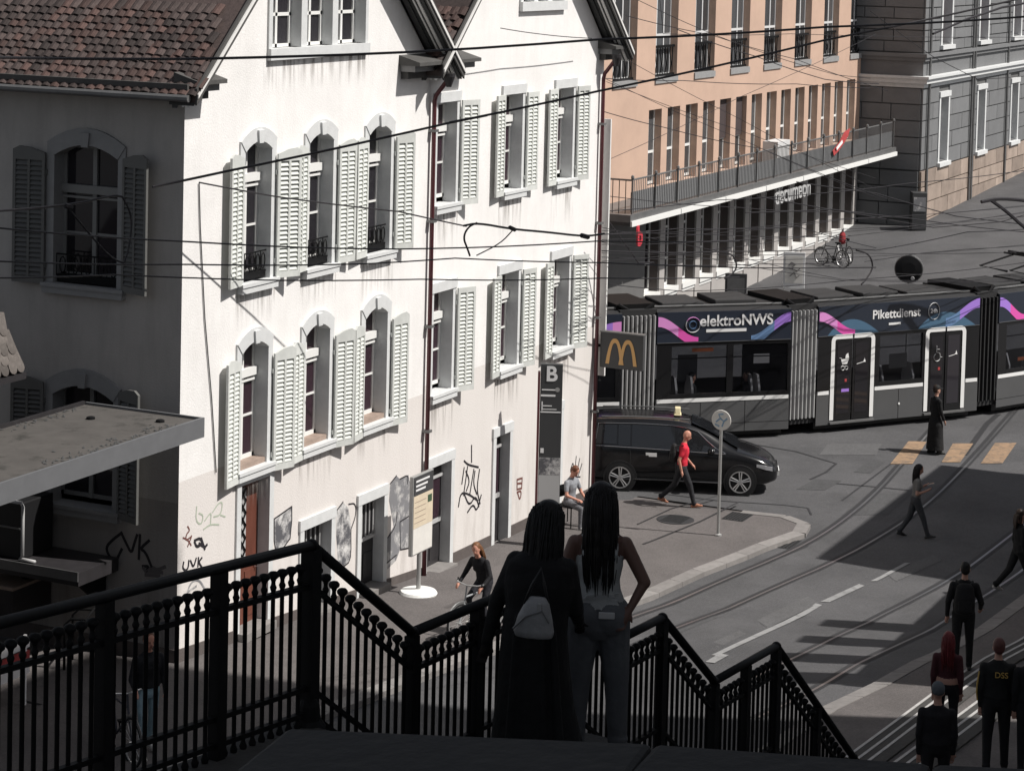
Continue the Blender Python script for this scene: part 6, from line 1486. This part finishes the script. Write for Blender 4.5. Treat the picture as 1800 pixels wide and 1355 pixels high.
# robed figure by the tram door
person(gp(1643, 797), face(RGT * .9 + FWD * .3), 1.76, 'person in long black robe and dark cap near the tram door', skin=SKIN, top=(.012, .012, .013), bottom=(.014, .014, .015), style='short', skirt=(.86, .27, 0, .08),
       legs=((4, 4, 3), (-4, 4, 3)), arms=(((.05, .02, -.27), (.04, .12, -.48)), ((-.05, .0, -.27), (-.05, .05, -.5))), topw=1.1, cap=(.02, .02, .02))
# woman crossing with a phone
pw_ = gp(1608, 944)
person(pw_, face(RGT), 1.66, 'woman in grey T-shirt and jeans crossing the shade with a phone', skin=SKIN, top=(.16, .155, .15), bottom=(.05, .052, .058), shoe=(.05, .05, .05), hair=(.012, .01, .01), style='strands', hairlen=.38, female=True, sleeve='short',
       legs=((22, 6, 1), (-16, 16, 1)), arms=(((.04, -.02, -.28), (.0, .20, -.19)), ((-.04, -.02, -.28), (-.02, .19, -.17))), hp=16, legw=1.15, lean=2)
ph = thing('phone', pw_ + RGT * .30 + Vector((0, 0, 1.2)), 'pale phone held by the woman crossing the shade', 'phone', rz=face(RGT))
b = MB(); b.box(-.035, .035, -.06, .09, -.005, .005, 0, Matrix.Rotation(.25, 4, 'X')); b.build('case', M['bars'], ph); b = MB(); b.box(-.031, .031, -.055, .085, .0055, .007, 0, Matrix.Rotation(.25, 4, 'X')); b.build('screen', M['pane'], ph)
# walkers at lower right
pb = gp(1690, 1188, .1); _, Ub, _ = person(pb, face(FWD + RGT * .15), 1.80, 'person in black with backpack walking away along the rails', group='walkers at the lower right', top=(.012, .012, .013), bottom=(.012, .012, .013), hair=(.008, .007, .007), topw=1.12, legw=1.12,
       legs=((6, 6, 2), (-8, 12, 2)), arms=(((.09, -.02, -.26), (.09, .17, -.40)), ((-.07, -.02, -.27), (-.08, .03, -.5))))
backpack(pb, face(FWD + RGT * .15), Ub, .17, .50, .11, (.012, .012, .013), 'black backpack on the person walking along the rails', z=.25)
pj = gp(1789, 1052, .1); person(pj, face(RGT + FWD * .2), 1.72, 'dark figure with pale shoes walking out at the right edge', group='walkers at the lower right', top=(.012, .012, .013), bottom=(.012, .012, .013), shoe=(.4, .38, .36), topw=1.15, legw=1.2, legs=((20, 6, 1), (-22, 20, 1)), style='long', hairlen=.3)
pk = gp(1660, 1332, .12); person(pk, face(FWD + RGT * .3), 1.70, 'red-haired woman in dark top showing a strip of waist', group='walkers at the lower right', skin=SKIN, top=(.06, .018, .022), bottom=(.012, .012, .014), hair=(.14, .022, .025), style='strands', hairlen=.44, female=True, legs=((8, 6, 2), (-6, 10, 2)), hy=12,
       extra=lambda f, U, Hd, k, mats, P0: f.loft('skin', [(0, 0, .055, .162, .119), (0, 0, .125, .152, .112)], U))
M['yel'] = mat('yellow_print', (.55, .36, .10), .6)
pm = gp(1747, 1380, .2); pme, Um, _ = person(pm, face(FWD + RGT * .1), 1.82, 'person in black jacket with yellow arm stripe and lettering', group='walkers at the lower right', top=(.014, .014, .014), bottom=(.012, .012, .013), hair=(.10, .04, .035), topw=1.18, legw=1.15, legs=((5, 5, 3), (-5, 8, 3)))
Mj = Matrix.Translation(pm) @ Matrix.Rotation(face(FWD + RGT * .1), 4, 'Z')
text('DSS', .11, Matrix.Translation(Um((.03, -.138, .35))) @ Matrix.Rotation(PI / 2, 4, 'X'), M['yel'], pme, 'jacket_lettering', .004)
b = MB(); q = [Um((-.243, -.03, .36)), Um((-.266, -.042, .2)), Um((-.268, -.03, .08)), Um((-.252, -.005, -.03))]; b.tube(q, .012, 6); b.build('sleeve_stripe', M['yel'], pme)
person(gp(1640, 1470, .2), face(FWD + RGT * .1), 1.76, 'person in black jacket with grey knitted cap at the lower right', group='walkers at the lower right', top=(.014, .013, .015), bottom=(.012, .012, .013), hair=(.02, .02, .02), topw=1.22, legs=((4, 4, 3), (-4, 6, 3)),
       extra=lambda f, U, Hd, k, mats, P0: (f.ell('hat', Hd((0, -.005, .14)), (.086 * k, .104 * k, .095 * k)), mats.__setitem__('hat', cmat((.09, .10, .11)))), style='bald')
person(gp(1806, 1385, .2), face(FWD), 1.78, 'dark figure half cut off beside the yellow-striped jacket', group='walkers at the lower right', top=(.012, .012, .013), bottom=(.012, .012, .013), hair=(.01, .01, .01), topw=1.2, legs=((4, 4, 3), (-4, 6, 3)))
# seated person against the corner house
ps = gp(1000, 930, .1)
ch = thing('metal_chair', ps, 'dark metal chair under the seated person by the wall', 'chair', rz=face(RGT * .75 - FWD * .6))
b = MB(); b.box(-.22, .22, -.22, .22, .43, .46); b.build('seat', M['iron'], ch)
b = MB(); b.box(-.22, .22, -.25, -.22, .6, .86); b.build('backrest', M['iron'], ch)
for x in (-.2, .2):
    for y in (-.2, .2):
        b = MB(); b.tube([(x, y, 0), (x, y, .44 if y > 0 else .86)], .014, 6); b.build('leg', M['iron'], ch)
person(ps, face(RGT * .75 - FWD * .6), 1.76, 'seated person in grey T-shirt looking down beside the stop pylon', skin=SKIN_R, top=(.24, .25, .27), bottom=(.12, .12, .13), shoe=(.3, .3, .3), hair=(.14, .06, .035), sleeve='short', legs=((82, 80, 8), (86, 84, 8)), pelvis=.56, lean=6, hp=32,
       arms=(((.08, .10, -.25), (-.02, .30, -.30)), ((-.08, .10, -.25), (.02, .30, -.32))))
# bicycles
def bicycle(loc, rz, label, col, tilt=0., steer=0., group=None):
    e = thing('bicycle', loc, label, 'bicycle', group, rz=rz); e.rotation_euler = (tilt, 0, rz); fm = cmat(col, .35, .05); r = .335
    for x, nm in ((-.52, 0), (.53, 1)):
        c = (x, 0, r); b = MB(); b.tube([(x + r * math.cos(2 * PI * i / 28), 0, r + r * math.sin(2 * PI * i / 28)) for i in range(28)], .02, 6, closed=True); w_ = b.build('wheel', M['tyre'], e)
        b = MB(); b.tube([(x + .3 * math.cos(2 * PI * i / 28), 0, r + .3 * math.sin(2 * PI * i / 28)) for i in range(28)], .012, 5, closed=True); b.build('rim', M['rim'], w_)
        b = MB()
        for i in range(14): a = 2 * PI * i / 14; b.tube([(x, 0, r), (x + .3 * math.cos(a), 0, r + .3 * math.sin(a))], .004, 4)
        b.tube([(x, -.05, r), (x, .05, r)], .022, 8); stuff(b.build('spokes', M['rim'], w_))
    b = MB(); bb, sd_, hd = (-.05, 0, .29), (-.2, 0, .78), (.36, 0, .78)
    for p, q, rr in ((bb, sd_, .018), (bb, (.40, 0, .66), .02), (sd_, hd, .017), (bb, (-.52, 0, r), .012), (sd_, (-.52, 0, r), .011), (hd, (.53, 0, r), .017), ((.36, 0, .78), (.33, 0, .98), .016), (sd_, (-.24, 0, .93), .014)): b.tube([p, q], rr, 8)
    b.build('frame', fm, e)
    b = MB(); b.tube([(.22, -.30, 1.02), (.30, -.22, 1.0), (.34, 0, .98), (.30, .22, 1.0), (.22, .30, 1.02)], .014, 8); b.build('handlebar', M['rim'], e)
    for s_ in (-1, 1):
        b = MB(); b.tube([(.26, s_ * .26, 1.012), (.18, s_ * .31, 1.025)], .019, 8); b.build('grip', M['tyre'], e)
    f = Fig(); f.cap('s', (-.36, 0, .95), (-.14, 0, .955), .06, .025); put('saddle', remesh(f.g, .012, 'saddle', dict(s=M['tyre'])), e)
    b = MB(); b.lathe([(.09, -.006), (.09, .006)], 18, (0, 0, 0), 0, Matrix.Translation((-.05, -.05, .29)) @ Matrix.Rotation(PI / 2, 4, 'X')); b.tube([(-.05, -.06, .29), (.05, -.08, .16)], .012, 6); b.tube([(-.05, .06, .29), (-.15, .08, .42)], .012, 6); b.box(.0, .1, -.16, -.07, .145, .175); b.box(-.2, -.1, .07, .16, .405, .435); b.build('crank', M['iron'], e)
    b = MB(); b.tube([(.53 + (r + .035) * math.cos(a), 0, r + (r + .035) * math.sin(a)) for a in [.3 + i * .25 for i in range(9)]], .016, 5, flat=2.); b.build('mudguard', M['zinc'], e)
    return e
# young woman riding down along the wall
pc = gp(838, 1126, .1); dc = (-RGT * .55 - FWD * .75); dc.normalize()
bicycle(pc, math.atan2(dc.y, dc.x), 'bicycle ridden by the long-haired woman behind the railing', (.30, .31, .32))
person(pc - dc * .2, face(dc), 1.68, 'long-haired woman in black riding a bicycle beside the wall', skin=SKIN_R, top=(.012, .012, .014), bottom=(.02, .02, .025), shoe=(.5, .48, .45), hair=(.16, .075, .035), style='strands', hairlen=.36, female=True, pelvis=.98, lean=26, hy=22, hp=-12,
       legs=((52, 75, 3), (22, 28, 3)), arms=(((.12, .14, -.20), (.10, .40, -.24)), ((-.12, .14, -.20), (-.10, .40, -.24))), topw=1.1)
# person pushing a bicycle at lower left
pd_ = gp(258, 1338, .1); dd = (RGT * .5 - FWD * .8); dd.normalize()
bicycle(pd_ - RGT * .42, math.atan2(dd.y, dd.x), 'bicycle pushed along by the person behind the left railing', (.06, .06, .07))
person(pd_, face(dd), 1.78, 'person in black jacket and pale jeans behind the left railing', skin=SKIN_R, top=(.014, .014, .016), bottom=(.30, .42, .47), shoe=(.5, .48, .46), hair=(.14, .065, .04), legs=((12, 6, 2), (-10, 12, 2)), topw=1.15, hp=10,
       arms=(((.08, .05, -.26), (.12, .28, -.34)), ((-.06, .02, -.27), (-.04, .12, -.48))))
# parked bicycles in front of the apricot building
for i, (px, py) in enumerate(((1462, 468), (1484, 460))):
    c = gp(px, py); bicycle(c, math.radians((70, 40)[i]), ('parked bicycle nearest the tram below the canopy', 'parked bicycle with red bag beside the canopy wall')[i], (.03, .03, .03), group='parked bicycles')
c = gp(1478, 462); rb = thing('pannier_bag', c + Vector((.1, 0, .75)), 'red bag on the parked bicycle under the canopy', 'bag'); f = Fig(); f.loft('b', [(0, 0, 0, .14, .1), (0, 0, .12, .19, .14), (0, 0, .38, .16, .12), (0, 0, .5, .08, .06)]); put('bag', remesh(f.g, .02, 'bag', dict(b=cmat((.25, .03, .035)))), rb); b = MB(); b.tube([(-.1, 0, .45), (0, 0, .58), (.1, 0, .45)], .015, 6); b.build('handle', M['iron'], rb)
# bicycle stand behind the left railing
c = gp(150, 1190, .1); e = thing('bicycle_stand', c, 'low bicycle stand of bent tube behind the left railing', 'rack', rz=.4)
for i in range(2):
    b = MB(); x = i * .55; b.tube([(x, -.35, 0), (x, -.35, .75), (x, -.25, .85), (x, .25, .85), (x, .35, .75), (x, .35, 0)], .022, 8); b.build('hoop', M['iron'], e, smooth=True)
b = MB(); b.tube([(-.1, .0, .86), (.7, .0, .86)], .02, 8); b.build('crossbar', M['iron'], e)
# passenger in the tram
ptr = m1 @ Vector((1.18, .40, .38)); dtr = m1.to_3x3() @ Vector((1, 0, 0))
person(ptr, face(dtr), 1.72, 'dark-haired passenger seated behind the tram window', top=(.03, .03, .032), hair=(.01, .01, .01), pelvis=.58, legs=((85, 85, 4), (85, 85, 4)), vox=.018)
ptr2 = m1 @ Vector((2.72, .40, .38))
person(ptr2, face(-dtr), 1.66, 'passenger in dark coat seated facing back near the tram joint', top=(.05, .045, .05), hair=(.06, .04, .03), pelvis=.58, legs=((85, 85, 4), (85, 85, 4)), vox=.018)

# ================================================================ the two women on the landing
FZ = 7.60
def fg(px, hpx, d): 
    p = at(px, hpx, d); return Vector((p.x, p.y, FZ))
def coat(f, U, Hd, k, mats, P0):
    mats['coat'] = cmat((.008, .008, .0085), .85); C = 'coat'
    # long open coat hanging from the shoulders, swinging out to the right
    f.loft(C, [(.10, -.03, -.74, .30, .20), (.085, -.03, -.60, .285, .19), (.05, -.025, -.40, .245, .175), (.02, -.02, -.18, .225, .17), (0, -.015, .02, .205, .155), (0, -.012, .16, .20, .15), (0, -.015, .30, .225, .155), (0, -.02, .42, .215, .135), (0, -.02, .48, .14, .10), (0, -.01, .53, .085, .085)], U, 28)
    # folds down the back
    for x, w_ in ((-.12, .03), (-.02, .034), (.10, .03), (.20, .03)): f.cap(C, U((x * .7, -.155, .1)), U((x + .08, -.20, -.70)), w_ * .6, w_)
    # collar
    f.loft(C, [(0, -.03, .36, .17, .12), (0, -.02, .46, .13, .105), (0, -.015, .54, .085, .085)], U)
pa = fg(946, 884, 13.75); 
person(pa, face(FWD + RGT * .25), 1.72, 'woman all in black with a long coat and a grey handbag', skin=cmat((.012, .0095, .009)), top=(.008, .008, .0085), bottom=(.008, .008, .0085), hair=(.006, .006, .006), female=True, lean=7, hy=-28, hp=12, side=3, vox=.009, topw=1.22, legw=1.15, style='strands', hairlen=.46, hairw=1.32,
       legs=((2, 6, 4), (-3, 6, 4)), arms=(((.06, .08, -.26), (.05, .26, -.36)), ((-.10, .03, -.27), (-.145, .06, -.52))), extra=coat)
def tank(f, U, Hd, k, mats, P0):
    mats['tank'] = cmat((.30, .31, .31), .8)
    f.loft('tank', [(0, 0, .015, .175, .132), (0, 0, .06, .165, .122), (0, 0, .12, .142, .112), (0, 0, .18, .135, .106), (0, .006, .28, .155, .12), (0, 0, .34, .15, .112), (0, -.005, .38, .12, .09)], U, 28)
    for s_ in (1, -1):
        f.cap('tank', U((s_ * .10, -.085, .36)), U((s_ * .105, -.04, .475)), .016, .014); f.cap('tank', U((s_ * .10, .085, .36)), U((s_ * .105, .0, .475)), .016, .014)
    for i in range(4): f.cap('tank', U((-.14 + .02 * i, -.11 - .006 * i, .035 + .022 * i)), U((.13, -.118 + .004 * i, .05 + .022 * i)), .008, .006)
    # back pockets and flared jeans
    for s_ in (1, -1): f.ell('bottom', U((s_ * .078, -.06, -.055)), (.112 * k, .105 * k, .125 * k))
    f.loft('bottom', [(0, -.005, -.20, .12, .09), (0, -.008, -.13, .182, .13), (0, -.005, -.04, .188, .134), (0, 0, .045, .170, .12)], U)
pb2 = fg(1058, 843, 14.35)
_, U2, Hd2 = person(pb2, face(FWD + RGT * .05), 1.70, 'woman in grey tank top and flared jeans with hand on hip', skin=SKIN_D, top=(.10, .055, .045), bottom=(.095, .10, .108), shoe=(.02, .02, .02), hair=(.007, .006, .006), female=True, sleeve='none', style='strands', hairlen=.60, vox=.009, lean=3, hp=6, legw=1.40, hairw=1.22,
       legs=((1, 3, 5), (-2, 4, 4)), arms=(((.13, -.03, -.24), (.035, -.075, -.41)), ((-.10, .0, -.27), (-.14, .10, -.47))), extra=tank)
# the thing in her back pocket
Mb2 = Matrix.Translation(pb2) @ Matrix.Rotation(face(FWD + RGT * .05), 4, 'Z')
c = Mb2 @ U2((.055, -.172, -.015)); pk_ = thing('pocket_card', c, 'pale card sticking out of the woman\'s back pocket', 'card', rz=face(FWD + RGT * .05)); b = MB(); b.box(-.05, .05, -.006, .006, -.02, .022); b.build('card', M['bars'], pk_, bevel=.004)
# grey shoulder bag of the coated woman
Ma = Matrix.Translation(pa) @ Matrix.Rotation(face(FWD + RGT * .25), 4, 'Z')
c = at(938, 1118, 13.42); hb = thing('handbag', c, 'grey slouchy handbag hanging behind the woman in black coat', 'handbag', rz=face(FWD + RGT * .25))
M['bagl'] = mat('grey_leather', (.22, .22, .222), .4, var=.2, scale=10, bump=.2, bscale=30, spec=.5)
f = Fig(); f.loft('b', [(0, 0, -.005, .112, .045), (0, 0, .03, .125, .055), (.005, 0, .12, .105, .05), (.015, .005, .20, .075, .035), (.02, .01, .235, .05, .02)]); put('bag_body', remesh(f.g, .008, 'bag_body', dict(b=M['bagl'])), hb)
b = MB(); b.tube([(-.06, .0, .19), (-.02, .01, .30), (.03, .03, .40), (.05, .03, .31), (.08, .01, .2)], .010, 8); b.build('handle', M['dark'], hb, smooth=True)
b = MB(); b.tube([(-.115, -.045, .05), (-.04, -.052, .13), (.06, -.05, .17), (.10, -.04, .1)], .006, 6); b.build('piping', M['zinc'], hb)
b = MB(); b.box(.03, .05, -.05, -.035, .16, .21); b.build('buckle', M['rim'], hb)
